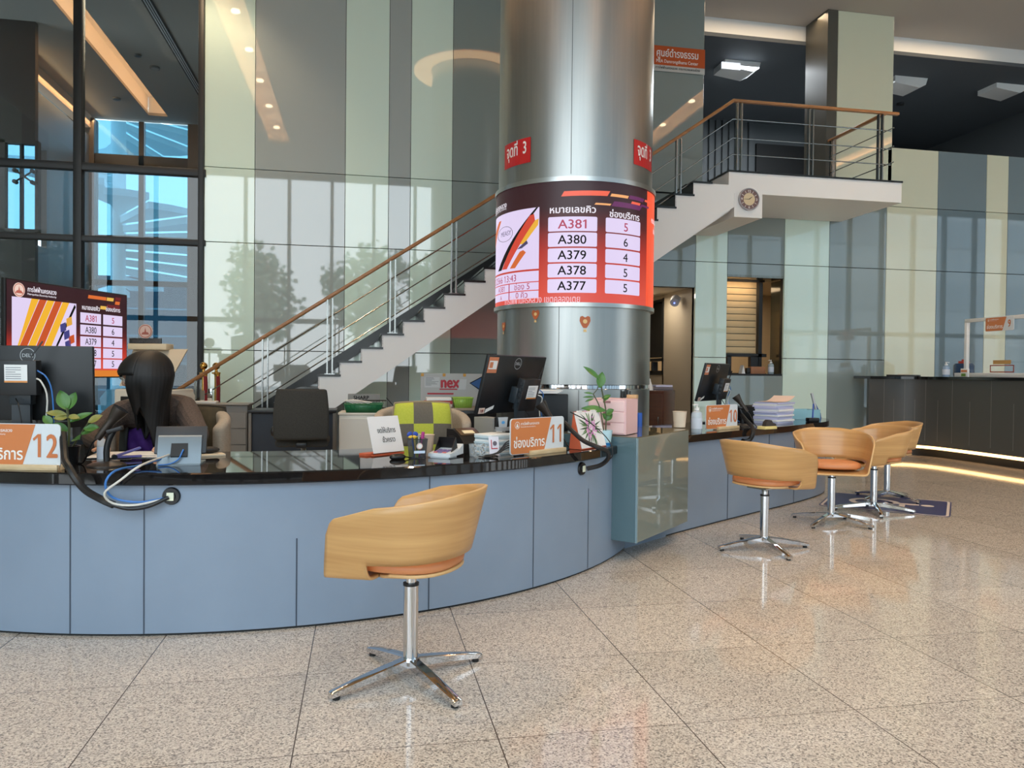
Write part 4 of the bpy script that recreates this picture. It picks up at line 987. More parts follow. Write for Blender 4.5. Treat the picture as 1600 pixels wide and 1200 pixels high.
monitor((-1.60, 4.13, TOP), math.radians(-7), math.radians(2), 'black monitor with a mini computer on its back behind sign 12', False, (-.01, .05), (.20, .165))
monitor((.92, 4.68, TOP), math.radians(43), math.radians(15), 'black tilted monitor with orange sticker behind sign 11', True, (.06, -.02))
monitor((3.28, 6.79, TOP), math.radians(43), math.radians(15), 'black tilted monitor with orange sticker behind sign 10, smallest in view', True, (.06, -.02))
# cable looms tied along the counter fronts, with their black outlets
LOOM = noisy('spiral_wrap', (12, 12, 14), (28, 27, 27), 60, .45)
def cable_loom(lab, paths, plate, nrm, note=True):
    t = thing('cable_loom', lab, 'cable', plate)
    o = Vector(plate)
    for nm, pts, r, m_ in paths:
        b = MB(); b.tube([Vector(p)-o for p in pts], r, 8); b.build(nm, m_, t)
    n = Vector(nrm).normalized(); b = MB(); b.cyl(n*.001, n*.014, .040, .036, 28); b.cyl(n*.012, n*.02, .022, .020, 20); b.build('outlet', BLACK, t)
    if note:
        b = MB(); u = Vector((0, 0, 1)).cross(n); Rm = Matrix((u, n, Vector((0, 0, 1)))).transposed(); b.box(n*.021, (.030, .002, .036), rot=Rm); b.build('note', mat('pale_note', (226, 230, 206), .6), t)
def nrm(x, y): return (x-QX, y-QY, 0)
n12 = nrm(-.833, 3.651)
cable_loom('thick black cable loom with blue and white cords over the edge at window 12', [
    ('wrapped_cable', [(-1.33, 3.80, .90), (-1.30, 3.73, .83), (-1.275, 3.67, .79), (-1.24, 3.615, .765), (-1.20, 3.585, .715), (-1.165, 3.60, .665), (-1.111, 3.625, .622), (-1.06, 3.612, .60)], .016, LOOM),
    ('blue_cord', [(-.862, 4.03, .80), (-.918, 3.95, .775), (-1.001, 3.82, .75), (-1.05, 3.60, .752), (-1.08, 3.565, .70), (-1.06, 3.60, .635), (-.957, 3.61, .611), (-.84, 3.632, .625)], .005, BLUEC),
    ('white_cord', [(-.852, 4.03, .81), (-.905, 3.94, .785), (-.945, 3.60, .775), (-1.02, 3.565, .715), (-1.085, 3.57, .66), (-1.06, 3.60, .610), (-.968, 3.60, .600), (-.85, 3.63, .622)], .005, WHITEC),
    ('black_cord', [(-1.07, 3.607, .604), (-1.0, 3.602, .585), (-.92, 3.604, .592), (-.84, 3.63, .626)], .009, BLACK)], (-.833, 3.651, .629), n12)
n11 = nrm(1.28, 4.391)
cable_loom('black cable loom running down over the counter edge between sign 11 and the calendar', [
    ('wrapped_cable', [(1.19, 4.45, .90), (1.225, 4.38, .85), (1.275, 4.32, .80), (1.34, 4.265, .77), (1.40, 4.275, .745), (1.412, 4.285, .70), (1.38, 4.335, .655), (1.31, 4.37, .632)], .0135, LOOM),
    ('thin_cord', [(1.24, 4.50, .96), (1.33, 4.36, .90), (1.42, 4.29, .80), (1.43, 4.26, .72), (1.40, 4.30, .68)], .003, BLACK)], (1.28, 4.391, .63), n11)
p10 = min(F2, key=lambda p: (p-Vector((3.16, 5.97))).length)
cable_loom('short black cable loom hanging over the counter edge right of sign 10', [
    ('wrapped_cable', [(3.30, 6.28, .84), (3.27, 6.14, .80), (3.24, 5.98, .755), (3.22, 5.93, .70), (3.20, 5.945, .65), (3.16, 5.955, .635)], .018, LOOM)], (p10.x, p10.y, .62), (.55, -.83, 0), False)
# hand scanners on bent-neck stands
SCB = mat('scanner_bronze', (60, 52, 46), .35, .3)
def scanner(lab, loc, rz):
    t = thing('barcode_scanner', lab, 'scanner', loc, rz, 'barcode scanners on bent stands')
    b = MB(); b.lathe([(.0, 0), (.085, 0), (.085, .006), (.06, .016), (.02, .022), (0, .022)], n=32); b.build('stand_base', SCB, t)
    b = MB(); b.tube([(0, 0, .02), (0, 0, .08), (.012, 0, .13), (.03, 0, .165)], .014, 12); b.build('stand_neck', BLACK, t)
    b = MB(); b.box((.035, 0, .17), (.07, .05, .02), rot=Matrix.Rotation(-.3, 3, 'Y'), bev=.004); b.build('cradle', BLACK, t)
    Rm = Matrix.Rotation(-.95, 3, 'Y')
    b = MB(); S = [(-.095, .018, .016), (-.06, .022, .018), (0, .022, .020), (.03, .028, .026), (.065, .046, .036), (.08, .048, .038)]
    V = []
    for x, w, h in S:
        for i in range(16):
            a = 2*PI*i/16; V.append(Rm@Vector((x, w*math.cos(a), h*math.sin(a)))+Vector((.015, 0, .205)))
    b._add(V, [(j*16+i, j*16+(i+1) % 16, (j+1)*16+(i+1) % 16, (j+1)*16+i) for j in range(len(S)-1) for i in range(16)], 0, True); b.poly(V[:16]); b.build('scanner_body', SCB, t)
    b = MB(); b.poly(V[-16:]); b.build('scanner_window', mat('scanner_glass', (20, 16, 18), .1), t)
    b = MB(); b.tube([Rm@Vector((-.095, 0, 0))+Vector((.015, 0, .205)), (-.06, .0, .11), (-.09, .03, .05), (-.12, .08, .008), (-.16, .10, .005)], .004, 6); b.build('cord', BLACK, t)
    return t
scanner('dark bronze barcode scanner on a bent stand right of sign 12', (-1.185, 3.93, TOP), math.radians(5))
scanner('dark bronze barcode scanner on a bent stand between sign 11 and the desk calendar', (1.15, 4.65, TOP), math.radians(165))
scanner('dark barcode scanner on a bent stand right of sign 10', (3.36, 6.38, TOP), math.radians(150))
# plants
LEAF = noisy('leaf_green', (58, 104, 44), (84, 128, 56), 8, .4); LEAFY = noisy('leaf_yellow', (150, 140, 70), (110, 120, 50), 20, .5); STEMM = mat('plant_stem', (74, 78, 44), .5)
def leaf(t, p, d, L_, w, m_, droop=.25):
    p, d = Vector(p), Vector(d).normalized(); s = d.cross(Vector((0, -.8, .6)));
    if s.length < .05: s = Vector((1, 0, 0))
    s.normalize(); n = s.cross(d)
    b = MB(); b.grid(lambda u, v: p+d*(L_*u)+s*(w*(v-.5)*2*math.sin(PI*min(1, u*.98+.01))**.8)+n*(abs(v-.5)*w*.5-droop*L_*u*u), 8, 4)
    b.build('leaf', m_, t)
pl = thing('potted_plant', 'green zamioculcas with a few yellowed leaves in a black pot beside sign 12', 'plant', (-1.375, 3.995, TOP))
b = MB(); b.lathe([(0, 0), (.040, 0), (.052, .085), (.055, .09), (.048, .09), (.046, .078), (0, .076)], n=24); b.build('pot', BLACK, pl)
b = MB(); b.tube([(0, 0, .07), (.005, 0, .17), (-.005, .0, .27)], .006, 6); b.tube([(.01, .0, .07), (.05, .01, .14), (.09, .0, .20)], .005, 6); b.tube([(-.01, 0, .07), (-.05, 0, .13), (-.07, 0, .19)], .005, 6); b.build('stems', STEMM, pl)
for p, d, L_, w, m_ in (((-.005, 0, .26), (-.35, 0, 1), .10, .03, LEAF), ((-.003, 0, .235), (-1, 0, .25), .10, .018, LEAFY), ((0, 0, .225), (-.8, -.4, .05), .06, .018, LEAFY), ((0, 0, .23), (.8, -.4, .0), .06, .015, LEAFY), ((0, 0, .20), (.9, 0, .55), .11, .018, LEAF), ((.09, 0, .20), (.7, -.2, .5), .07, .02, LEAFY), ((.07, 0, .17), (.9, -.3, .2), .07, .022, LEAF), ((-.06, 0, .18), (-.3, -.5, -.3), .08, .026, LEAF), ((-.07, 0, .19), (-.5, 0, .6), .06, .02, LEAF), ((.0, 0, .16), (-.5, -.3, .3), .08, .026, LEAF), ((.03, 0, .12), (.4, -.8, .2), .07, .024, LEAF), ((.06, 0, .14), (.6, .3, .6), .08, .022, LEAF), ((0, 0, .26), (.25, .1, 1), .09, .026, LEAF)): leaf(pl, p, d, L_, w, m_)
pl = thing('potted_plant', 'tall leafy plant cutting in a pale blue cup behind the desk calendar', 'plant', (1.525, 4.685, TOP))
b = MB(); b.lathe([(0, 0), (.03, 0), (.034, .02), (.044, .10), (.041, .10), (.036, .09), (0, .088)], n=24); b.build('cup', mat('pale_blue_cup', (178, 208, 216), .4), pl)
b = MB(); b.lathe([(.0315, .002), (.0345, .022)], n=24); b.build('cup_band', mat('deep_blue_cup', (20, 110, 170), .4), pl)
b = MB(); b.tube([(0, 0, .08), (.0, 0, .22), (-.03, 0, .36), (-.045, 0, .44)], .0045, 6); b.tube([(-.01, 0, .08), (-.04, 0, .24), (-.085, 0, .33)], .0035, 6); b.tube([(-.085, 0, .33), (-.06, 0, .36), (-.045, 0, .39)], .003, 6); b.build('stems', STEMM, pl)
for p, d, L_, w in (((-.045, 0, .42), (-.75, -.1, .75), .13, .020), ((-.045, 0, .37), (.15, -.2, 1), .10, .030), ((-.085, 0, .33), (-1, 0, .25), .06, .008), ((-.08, 0, .31), (-1, 0, .1), .07, .008), ((-.03, 0, .30), (.8, 0, .4), .07, .012), ((-.02, 0, .28), (.7, 0, .7), .07, .010), ((-.08, 0, .30), (-.9, 0, -.2), .06, .008), ((0, 0, .22), (-1, -.2, .25), .16, .026), ((.0, 0, .20), (.5, -.5, .5), .06, .022), ((.0, 0, .16), (.6, -.3, .8), .06, .02), ((0, 0, .17), (-.4, -.4, .6), .05, .02)): leaf(pl, p, d, L_, w, LEAF)
# spray bottle, tablet stand, papers of window 12
CLEAR = mat('clear_plastic', (224, 230, 232), .1, alpha=.16)
def bottle(name, lab, loc, r, h, pump, liquid=(232, 238, 240), rz=0, group=None):
    t = thing(name, lab, 'bottle', loc, rz, group)
    b = MB(); b.lathe([(0, 0), (r*.94, 0), (r, r*.12), (r, h*.62), (r*.85, h*.70), (r*.4, h*.75), (r*.4, h*.78), (0, h*.78)], n=24); b.build('bottle_body', mat('bottle_'+name+str(liquid[0]), liquid, .15, alpha=.6), t)
    b = MB(); b.lathe([(r*1.01, h*.14), (r*1.01, h*.5)], n=24); b.build('bottle_label', mat('bottle_label', (206, 214, 226), .5), t)
    b = MB(); b.cyl((0, 0, h*.77), (0, 0, h*.86), r*.45, n=18)
    if pump: b.cyl((0, 0, h*.86), (0, 0, h*.96), r*.14, n=10); b.bar((-r*.2, 0, h*.97), (r*1.0, 0, h*.955), r*.32, h*.035); b.build('pump', WHITE, t)
    else: b.cyl((0, 0, h*.86), (0, 0, h), r*.3, n=14); b.build('spray_cap', WHITE, t)
    return t
bottle('spray_bottle', 'small clear spray bottle with a white cap beside the scanner stand', (-1.235, 4.02, TOP), .021, .165, False)
tb = thing('tablet_stand', 'grey tablet terminal on a sloping stand facing the staff at window 12', 'tablet', (-.862, 3.93, TOP), math.radians(3))
sx_ = .098
b = MB(); b.prism([(-sx_, y, z) for y, z in ((-.02, 0), (-.012, 0), (.065, .135), (.03, .14), (.02, .13))], (2*sx_, 0, 0)); b.prism([(-sx_, y, z) for y, z in ((-.03, 0), (.16, 0), (.16, .006), (-.03, .006))], (2*sx_, 0, 0)); b.build('stand_foot', mat('tablet_stand_grey', (118, 130, 138), .35, .3), tb)
b = MB(); Rm = Matrix.Rotation(-.42, 3, 'X'); b.box((0, .055, .115), (.235, .014, .14), rot=Rm, bev=.004); b.build('tablet_case', mat('tablet_dark', (52, 54, 58), .4), tb)
b = MB(); b.box((0, .005, .07), (.075, .02, .07), rot=Matrix.Rotation(-.5, 3, 'X')); b.build('cable_bay', BLACK, tb)
b = MB(); b.tube([(.02, -.012, .075), (.0, -.03, .03), (-.04, -.03, .008), (-.085, -.05, .006)], .004, 6); b.build('cord', BLUEC, tb)
t = thing('paper_stack', 'white papers spread on the counter in front of the seated person', 'papers', (-1.12, 4.40, TOP), math.radians(-6))
for k, (x, y, r) in enumerate(((0, 0, 0), (-.16, -.04, .2), (.08, .05, -.12))):
    b = MB(); b.box((x, y, .003+k*.0022), (.21, .297, .002), rz=r); b.build('sheet', PAPER, t)
t = thing('clamp_clip', 'lilac plastic grip lying on the papers beside the spray bottle', 'stationery', (-1.17, 4.17, TOP+.004), math.radians(25))
b = MB(); b.bar((-.06, 0, .012), (.07, .0, .055), .022, .012, bev=.004); b.bar((-.06, 0, .012), (.075, .0, .012), .022, .012, bev=.004); b.build('arms', mat('lilac_plastic', (110, 106, 176), .4), t)
b = MB(); b.cyl((-.05, -.016, .014), (-.05, .016, .014), .012, n=14); b.build('pivot', BLACK, t)
t = thing('notepad', 'cream notepad lying on the counter right of the tablet terminal', 'notepad', (-.80, 4.33, TOP), .35); b = MB(); b.box((0, 0, .005), (.15, .10, .010), bev=.001); b.build('pages', mat('cream_paper', (222, 204, 176), .7), t)
# window 11: closed notice, pen cup, mouse, terminal, printer, jars, stacks
NOTICE = mat('notice_white', (236, 232, 230), .6)
t = thing('closed_notice', 'white tent notice with Thai handwriting on the black counter', 'notice', (.065, 4.235, TOP), math.radians(41))
b = MB(); Rm = Matrix.Rotation(-.28, 3, 'X'); w_, h_ = .285, .205
fN = lambda y: (lambda u, v: (Rm@Vector((u, y, v)))+Vector((0, 0, .012)))
b.prism([fN(0)(*p) for p in rrect(0, 0, w_*.80, h_, .004)], Rm@Vector((0, .004, 0))); b.build('notice_sheet', NOTICE, t)
b = MB(); letter(b, 'งดให้บริการ', .040, fN(-.0022), (w_*.42, h_*.54), bold=.006, width=.135); letter(b, 'ชั่วคราว', .040, fN(-.0022), (w_*.44, h_*.28), bold=.006, width=.095); b.build('lettering', S_BLK, t)
b = MB(); b.prism([(0, .0, 0), (w_*.80, 0, 0), (w_*.80, .10, 0), (0, .10, 0)], (0, 0, .006)); b.prism([fN(.005)(0, 0), fN(.005)(w_*.8, 0), (w_*.8, .1, .006), (0, .1, .006)], (0, 0, .004)); b.prism([(-.035, .02, 0), (.0, .02, 0), (.0, .08, 0), (-.035, .08, 0)], (0, 0, .012)); b.build('notice_back', mat('notice_orange', (204, 96, 62), .5), t)
t = thing('computer_mouse', 'black rounded mouse-shaped handset in front of the white notice', 'mouse', (.185, 4.06, TOP), .3); b = MB(); b.ball((0, 0, .012), (.045, .026, .018)); b.tube([(.04, 0, .012), (.07, .01, .006), (.09, .03, .004)], .003, 6); b.build('body', BLACK, t)
MESHM = mat('wire_mesh', (70, 76, 84), .4, .6, alpha=.62)
t = thing('pen_cup', 'dark wire mesh pen cup with round emblem in front of the white notice', 'pen cup', (.290, 4.10, TOP), math.radians(12))
b = MB()
for i in range(4):
    a = PI/2*i; c, s = math.cos(a), math.sin(a); P = [(-.036, -.036, 0), (.036, -.036, 0), (.044, -.044, .105), (-.044, -.044, .105)]
    b.poly([(c*x-s*y, s*x+c*y, z) for x, y, z in P])
b.poly([(-.036, -.036, .001), (.036, -.036, .001), (.036, .036, .001), (-.036, .036, .001)]); b.build('mesh_cup', MESHM, t)
b = MB()
for z, k in ((.105, .044), (.002, .036)): b.tube([(-k, -k, z), (k, -k, z), (k, k, z), (-k, k, z), (-k, -k, z)], .0022, 6, smooth=0)
b.build('rim', mat('dark_wire', (50, 54, 60), .35, .7), t)
b = MB(); fC = lambda u, v: (u, -.041-.08*(v-.05)*0-.004*(v/.1), v); b.flat([disc(.0, .068, .017, 20)], fC, 0); b.flat(ring(0, .068, .0135, .0155, 20), lambda u, v: (u, -.0465, v), 1); b.flat([rect(-.03, .030, .03, .044)], fC, 2); b.build('emblem', [PAPER, ORN, mat('label_paleblue', (206, 220, 236), .5)], t)
for p, m_, nm in (((-.02, .0, .135), mat('pen_yellow', (220, 190, 80), .4), 'pen'), ((.012, .01, .13), LGREY, 'pen'), ((.03, -.005, .14), mat('pen_magenta', (170, 40, 120), .4), 'pen'), ((-.03, .015, .12), mat('pen_blue', (50, 80, 170), .4), 'pen'), ((.0, -.02, .07), mat('pen_lime', (170, 200, 60), .4), 'pen')):
    b = MB(); b.cyl((p[0]*.3, p[1]*.3, .006), p, .0045, n=10)
    if m_.name == 'pen_magenta': b.cyl((.026, -.004, .10), (.03, -.005, .14), .009, n=10)
    b.build(nm, m_, t)
b = MB()
for sgn in (-1, 1): b.ball((-.028+sgn*.016, -.004, .130), (.016, .004, .012), 0, R=Matrix.Rotation(sgn*.5, 3, 'Y')); b.ball((-.028+sgn*.012, -.004, .116), (.011, .004, .009), 1)
b.build('butterfly_topper', [mat('butterfly_blue', (40, 70, 160), .4), mat('butterfly_yellow', (240, 190, 60), .4)], t)
t = thing('paper_cup', 'peach paper cup standing behind the mesh pen cup', 'cup', (.345, 4.22, TOP)); b = MB(); b.lathe([(0, 0), (.034, 0), (.046, .112), (.049, .116), (.043, .114), (.032, .01), (0, .01)], n=28); b.build('cup', mat('peach_paper', (212, 184, 160), .6), t)
t = thing('card_terminal', 'white card payment terminal with dark hood and coloured keys', 'card terminal', (.450, 4.165, TOP), math.radians(-32))
b = MB(); b.prism([(-.065, y, z) for y, z in ((-.085, .006), (-.085, .024), (.02, .036), (.085, .065), (.085, .012))], (.13, 0, 0)); b.box((0, -.03, .004), (.11, .10, .008)); b.build('case', mat('terminal_white', (216, 222, 226), .35), t, angle=30)
b = MB(); b.prism([(x, .035, .046) for x in (-.05,)]+[(.05, .035, .046), (.05, .015, .105), (-.05, .015, .105)], (0, .006, 0)); b.prism([(-.052, -.04, .03), (-.052, .035, .046), (-.052, .015, .105)], (.004, 0, 0)); b.prism([(.048, -.04, .03), (.048, .035, .046), (.048, .015, .105)], (.004, 0, 0)); b.build('hood', BLACK, t)
for i in range(4):
    for j in range(3):
        b = MB(); b.box((-.03+j*.026, -.065+i*.02, .0295+i*.0024), (.020, .014, .006), bev=.0015, seg=1); b.build('key', mat('key_violet', (120, 104, 150), .4) if (i, j) not in ((0, 0), (0, 2)) else mat('key_rose', (200, 110, 110), .4), t)
t = thing('receipt_printer', 'black receipt printer with a brown lid behind the card terminal', 'printer', (.60, 4.47, TOP), math.radians(22))
b = MB(); b.prism([(-.075, y, z) for y, z in ((-.11, 0), (-.11, .05), (-.06, .09), (.02, .125), (.10, .125), (.10, 0))], (.15, 0, 0)); b.build('case', BLACK, t, angle=30)
b = MB(); b.box((0, -.015, .112), (.125, .085, .008), rot=Matrix.Rotation(.42, 3, 'X'), bev=.002); b.build('lid', mat('printer_bronze', (86, 66, 48), .35), t)
b = MB(); b.box((.0, -.028, .112), (.072, .035, .003), rot=Matrix.Rotation(.42, 3, 'X')); b.build('label', mat('label_cream', (230, 214, 176), .6), t)
b = MB(); b.cyl((-.105, .02, .045), (-.075, .02, .045), .045, n=20); b.build('paper_roll_cover', BLACK, t)
for (x, y), lab in (((.598, 4.152), 'left clear jar filled with clips in front of the paper stack'), ((.648, 4.136), 'right clear jar filled with clips in front of the paper stack')):
    t = thing('glass_jar', lab, 'jar', (x, y, TOP), 0, 'clip jars at window 11'); b = MB(); b.lathe([(0, .001), (.020, .001), (.025, .07), (.0235, .07), (.019, .004), (0, .004)], n=20); b.build('jar', CLEAR, t)
    b = MB()
    for k in range(26): b.ball((random.uniform(-.013, .013), random.uniform(-.013, .013), .008+k*.0024), (.006, .003, .003), k % 2, 6, 4, R=Matrix.Rotation(k*1.3, 3, 'Z'))
    b.build('clips', [mat('clip_brass', (150, 124, 80), .35, .7), mat('clip_dark', (60, 54, 48), .4, .5)], t, kind='stuff')
def stack(name, lab, loc, rz, w, d, n, th, cols_, jit=.01, group=None):
    t = thing(name, lab, 'paper stack', loc, rz, group); z = 0
    for k in range(n):
        h = th*random.uniform(.8, 1.2); b = MB(); b.box((random.uniform(-jit, jit), random.uniform(-jit, jit), z+h/2), (w, d, h*.94), rz=random.uniform(-.05, .05), bev=.001, seg=1); b.build('bundle', cols_[k % len(cols_)], t); z += h
    return t
stack('envelope_stack', 'tall stack of pale blue and white envelopes left of sign 11', (.735, 4.285, TOP), math.radians(36), .19, .13, 11, .0115, [mat('envelope_blue', (196, 214, 222), .6), PAPER, mat('envelope_grey', (180, 196, 204), .6)], .006)
t = thing('card_holder', 'small clear stand with a red printed card before the envelope stack', 'card stand', (.715, 4.165, TOP), math.radians(20)); b = MB(); b.box((0, 0, .055), (.062, .003, .105), rot=Matrix.Rotation(-.15, 3, 'X')); b.box((0, .0, .003), (.062, .04, .004)); b.build('card', mat('card_white', (232, 228, 236), .4), t)
b = MB(); fK = lambda u, v: (u, -.004+.15*(v-.055), v)
b.flat([rect(-.02, .045, -.015, .09), rect(-.02, .04, .02, .045)], fK, 0); b.flat([disc(.004, .07, .013, 12)], fK, 1); b.build('print', [mat('card_red', (190, 50, 60), .5), mat('card_grey', (110, 100, 110), .5)], t)
t = thing('card_reader', 'small grey and black card reader with a coiled cable on the envelope stack', 'card reader', (.792, 4.315, TOP+.13), math.radians(30)); b = MB(); b.prism([(-.028, .0, .012), (.028, .0, .012), (.036, .0, .075), (-.036, .0, .075)], (0, .02, 0)); b.build('reader_face', LGREY, t)
b = MB(); b.box((0, .013, .04), (.095, .022, .07), bev=.004); b.build('reader_case', BLACK, t)
b = MB(); b.flat([disc(0, .045, .013, 16, .009)], lambda u, v: (u, -.0012, v)); b.build('badge', mat('badge_blue', (90, 160, 214), .4), t)
b = MB()
for k in range(5): b.tube([(.05*math.cos(a/8*PI), .0+.03*math.sin(a/8*PI), .002+k*.004) for a in range(17)], .0035, 6, smooth=1)
b.build('coiled_cable', GREYP, t)
t = thing('loose_cable', 'tangled thin black cables lying on the counter left of sign 11', 'cable', (.68, 4.10, TOP)); b = MB()
for k in range(4): b.tube([(-.06+.03*k, .0, .006), (-.02+.02*k, -.03, .006), (.03, .01-.01*k, .012), (-.03, .03, .006), (.05, .02+.01*k, .02), (.11, .03, .05+.012*k), (.16, .05, .03)], .0035, 6)
b.build('cables', BLACK, t)
t = thing('desk_calendar', 'white desk calendar with a pink orchid picture on an orange stand', 'calendar', (1.30, 4.435, TOP+.002), math.radians(44))
Rm = Matrix.Rotation(-.26, 3, 'X'); fD = lambda y: (lambda u, v: (Rm@Vector((u, y, v)))+Vector((0, 0, .006)))
b = MB(); b.prism([fD(0)(*p) for p in rect(0, 0, .30, .225)], Rm@Vector((0, .006, 0))); b.build('page', NOTICE, t)
b = MB(); b.prism([(0, .0, 0), (.30, 0, 0), (.30, .09, 0), (0, .09, 0)], (0, 0, .005)); b.prism([(0, .008, .004), (0, .09, .004), (0, .064, .222)], (.003, 0, 0)); b.prism([(0, .09, .005), (.3, .09, .005), (.3, .064, .225), (0, .064, .225)], (0, .003, 0)); b.build('easel', MATS['notice_orange'], t)
b = MB(); cx_, cy_ = .155, .125
for k in range(34):
    a = random.uniform(0, 2*PI); l = random.uniform(.07, .135); c, s = math.cos(a), math.sin(a); w = .0055; x0, y0 = cx_+c*.02, cy_+s*.02; bend = random.uniform(-.02, .02)
    m0 = (x0+c*l*.5-s*bend, y0+s*l*.5+c*bend); e = (x0+c*l-s*bend*2.2, min(.215, y0+s*l+c*bend*2.2))
    b.flat([[(x0-s*w, y0+c*w), (x0+s*w, y0-c*w), (m0[0]+s*w, m0[1]-c*w), e, (m0[0]-s*w, m0[1]+c*w)]], fD(-.0008-.00002*k), k % 2)
b.build('picture_leaves', [mat('print_green', (96, 130, 80), .6), mat('print_dark_green', (60, 86, 60), .6)], t)
b = MB()
for k in range(70):
    s = random.choice((-1, 1)); x, y = cx_+s*.035+random.gauss(0, .014), cy_-.01+random.gauss(0, .03)
    b.flat([disc(x, max(.02, y), .0075, 7)], fD(-.0020-.00001*k), k % 3 > 0)
b.build('picture_flowers', [mat('print_orchid', (206, 130, 190), .6), mat('print_orchid_pale', (228, 176, 212), .6)], t)
b = MB()
for k in range(2): b.box(fD(.002)(.06+k*.17, .228), (.05, .014, .008), bev=.002)
b.build('binding', WHITE, t)
# on the glass cabinet
PINK = mat('pink_cardboard', (230, 190, 190), .6)
t = thing('drawer_box', 'pink cardboard drawer box standing on the glass cabinet', 'storage box', (1.675, 4.725, .80), math.radians(52)); 
b = MB(); b.box((.12, .13, .115), (.24, .26, .23)); b.build('box_shell', PINK, t)
for k in range(3): b = MB(); b.box((-.0025, .13, .04+k*.072), (.006, .235, .066), bev=.002, seg=1); o = b.build('drawer', mat('pink_drawer', (236, 202, 200), .6), t); b = MB(); b.box((-.007, .13, .066+k*.072), (.002, .05, .014)); b.build('finger_slot', mat('pink_shadow_slot', (160, 110, 112), .7), o)
t = thing('pen_rack', 'row of dark pens and a tan block standing on top of the pink box', 'stationery', (1.72, 4.93, 1.031), math.radians(52)); b = MB()
for k in range(7): b.cyl((.0+.026*k, .02*(k % 2), 0), (.004+.026*k, .02*(k % 2), .045+.008*(k % 3)), .006, n=8)
b.build('pens', BLACK, t); b = MB(); b.box((.03, -.06, .012), (.04, .07, .024), bev=.002); b.build('tan_block', mat('tan_card', (196, 160, 116), .6), t)
t = thing('paper_cup', 'cream paper tub on the glass cabinet beside the hand gel', 'cup', (2.335, 5.40, .80)); b = MB(); b.lathe([(0, 0), (.042, 0), (.052, .115), (.055, .118), (.049, .116), (.04, .01), (0, .01)], n=28); b.build('cup', mat('cream_tub', (216, 200, 178), .6), t)
t = thing('battery_can', 'small blue and black can standing behind the glass cabinet', 'can', (2.10, 5.62, .735)); b = MB(); b.cyl((0, 0, 0), (0, 0, .16), .022, n=18); b.build('can', mat('can_blue', (40, 90, 180), .3), t); b = MB(); b.cyl((-.05, 0, 0), (-.05, 0, .15), .02, n=18); b.build('dark_can', BLACK, t)
# counter 10
bottle('hand_sanitizer', 'clear pump bottle of hand gel left of sign 10', (2.60, 5.68, TOP), .043, .23, True, (214, 226, 238), math.radians(200), 'pump bottles')
stack('form_stack', 'thick fanned stack of lilac white forms on the counter of window 10', (3.905, 6.80, TOP), math.radians(33), .34, .24, 12, .0165, [mat('form_lilac', (206, 206, 232), .6), PAPER, mat('form_lavender', (190, 192, 224), .6)], .012)
t = thing('loose_form', 'curled peach edged form sheets lying on top of the fanned stack', 'papers', (3.92, 6.80, TOP+.203), math.radians(33)); b = MB(); b.grid(lambda u, v: (-.17+.36*u, -.11+.22*v, .003+.055*max(0, u-.45)**2*3.2), 12, 2); o = b.build('sheet', mat('peach_form', (232, 206, 190), .6), t)
t = thing('laser_printer', 'low black printer behind sign 10', 'printer', (3.95, 7.24, TOP), math.radians(38)); b = MB(); b.box((0, 0, .07), (.36, .30, .14), bev=.012); b.build('case', BLACK, t); b = MB(); b.box((0, -.02, .145), (.30, .2, .012), bev=.004); b.build('lid', mat('printer_lid', (46, 48, 50), .35), t)
t = thing('note_pads', 'small yellow note pads beside the cable loom of window 10', 'notepad', (3.40, 6.02, TOP), math.radians(20)); b = MB(); b.box((0, 0, .012), (.17, .08, .024), rz=.1, bev=.002); b.build('pads', mat('note_yellow', (232, 214, 140), .6), t)
t = thing('tape_dispenser', 'dark rounded tape dispenser on the yellow note pads', 'dispenser', (3.42, 6.03, TOP+.024), math.radians(20)); b = MB(); b.prism([(x, -.02, z) for x, z in ((-.06, 0), (.07, 0), (.07, .02), (.03, .03), (.015, .05), (-.02, .055), (-.05, .035))], (0, .04, 0)); b.build('case', SCB, t)
t = thing('acrylic_tray', 'long pale blue acrylic tray at the far end of the window 10 counter', 'tray', (4.48, 7.40, TOP), math.radians(8)); AC = mat('blue_acrylic', (150, 200, 214), .08, alpha=.75)
for c, d in (((0, 0, .006), (.52, .20, .008)), ((0, -.1, .05), (.52, .006, .10)), ((0, .1, .05), (.52, .006, .10)), ((-.26, 0, .05), (.006, .2, .10)), ((.26, 0, .05), (.006, .2, .10))): b = MB(); b.box(c, d, bev=.001, seg=1); b.build('tray_wall', AC, t)
t = thing('easel_frame', 'leaning pale frame with a blue back at the far end of the window 10 counter', 'frame', (4.83, 7.50, TOP), math.radians(10)); b = MB(); b.bar((0, 0, .0), (-.09, 0, .27), .02, .02); b.build('frame', LGREY, t); b = MB(); b.prism([(.0, .01, .0), (-.03, .01, .17), (.05, .01, .05), (.06, .01, 0)], (0, .01, 0)); b.build('blue_back', mat('frame_blue', (40, 80, 140), .4), t)
t = thing('pen_holder', 'blue pen standing in a black clamp holder near the counter end', 'pen', (4.40, 6.92, TOP)); b = MB(); b.box((0, 0, .02), (.12, .07, .04), bev=.01); b.build('holder', BLACK, t); b = MB(); b.cyl((0, 0, .03), (.006, 0, .18), .007, n=10); b.build('pen', mat('pen_blue', (50, 80, 170), .4), t)
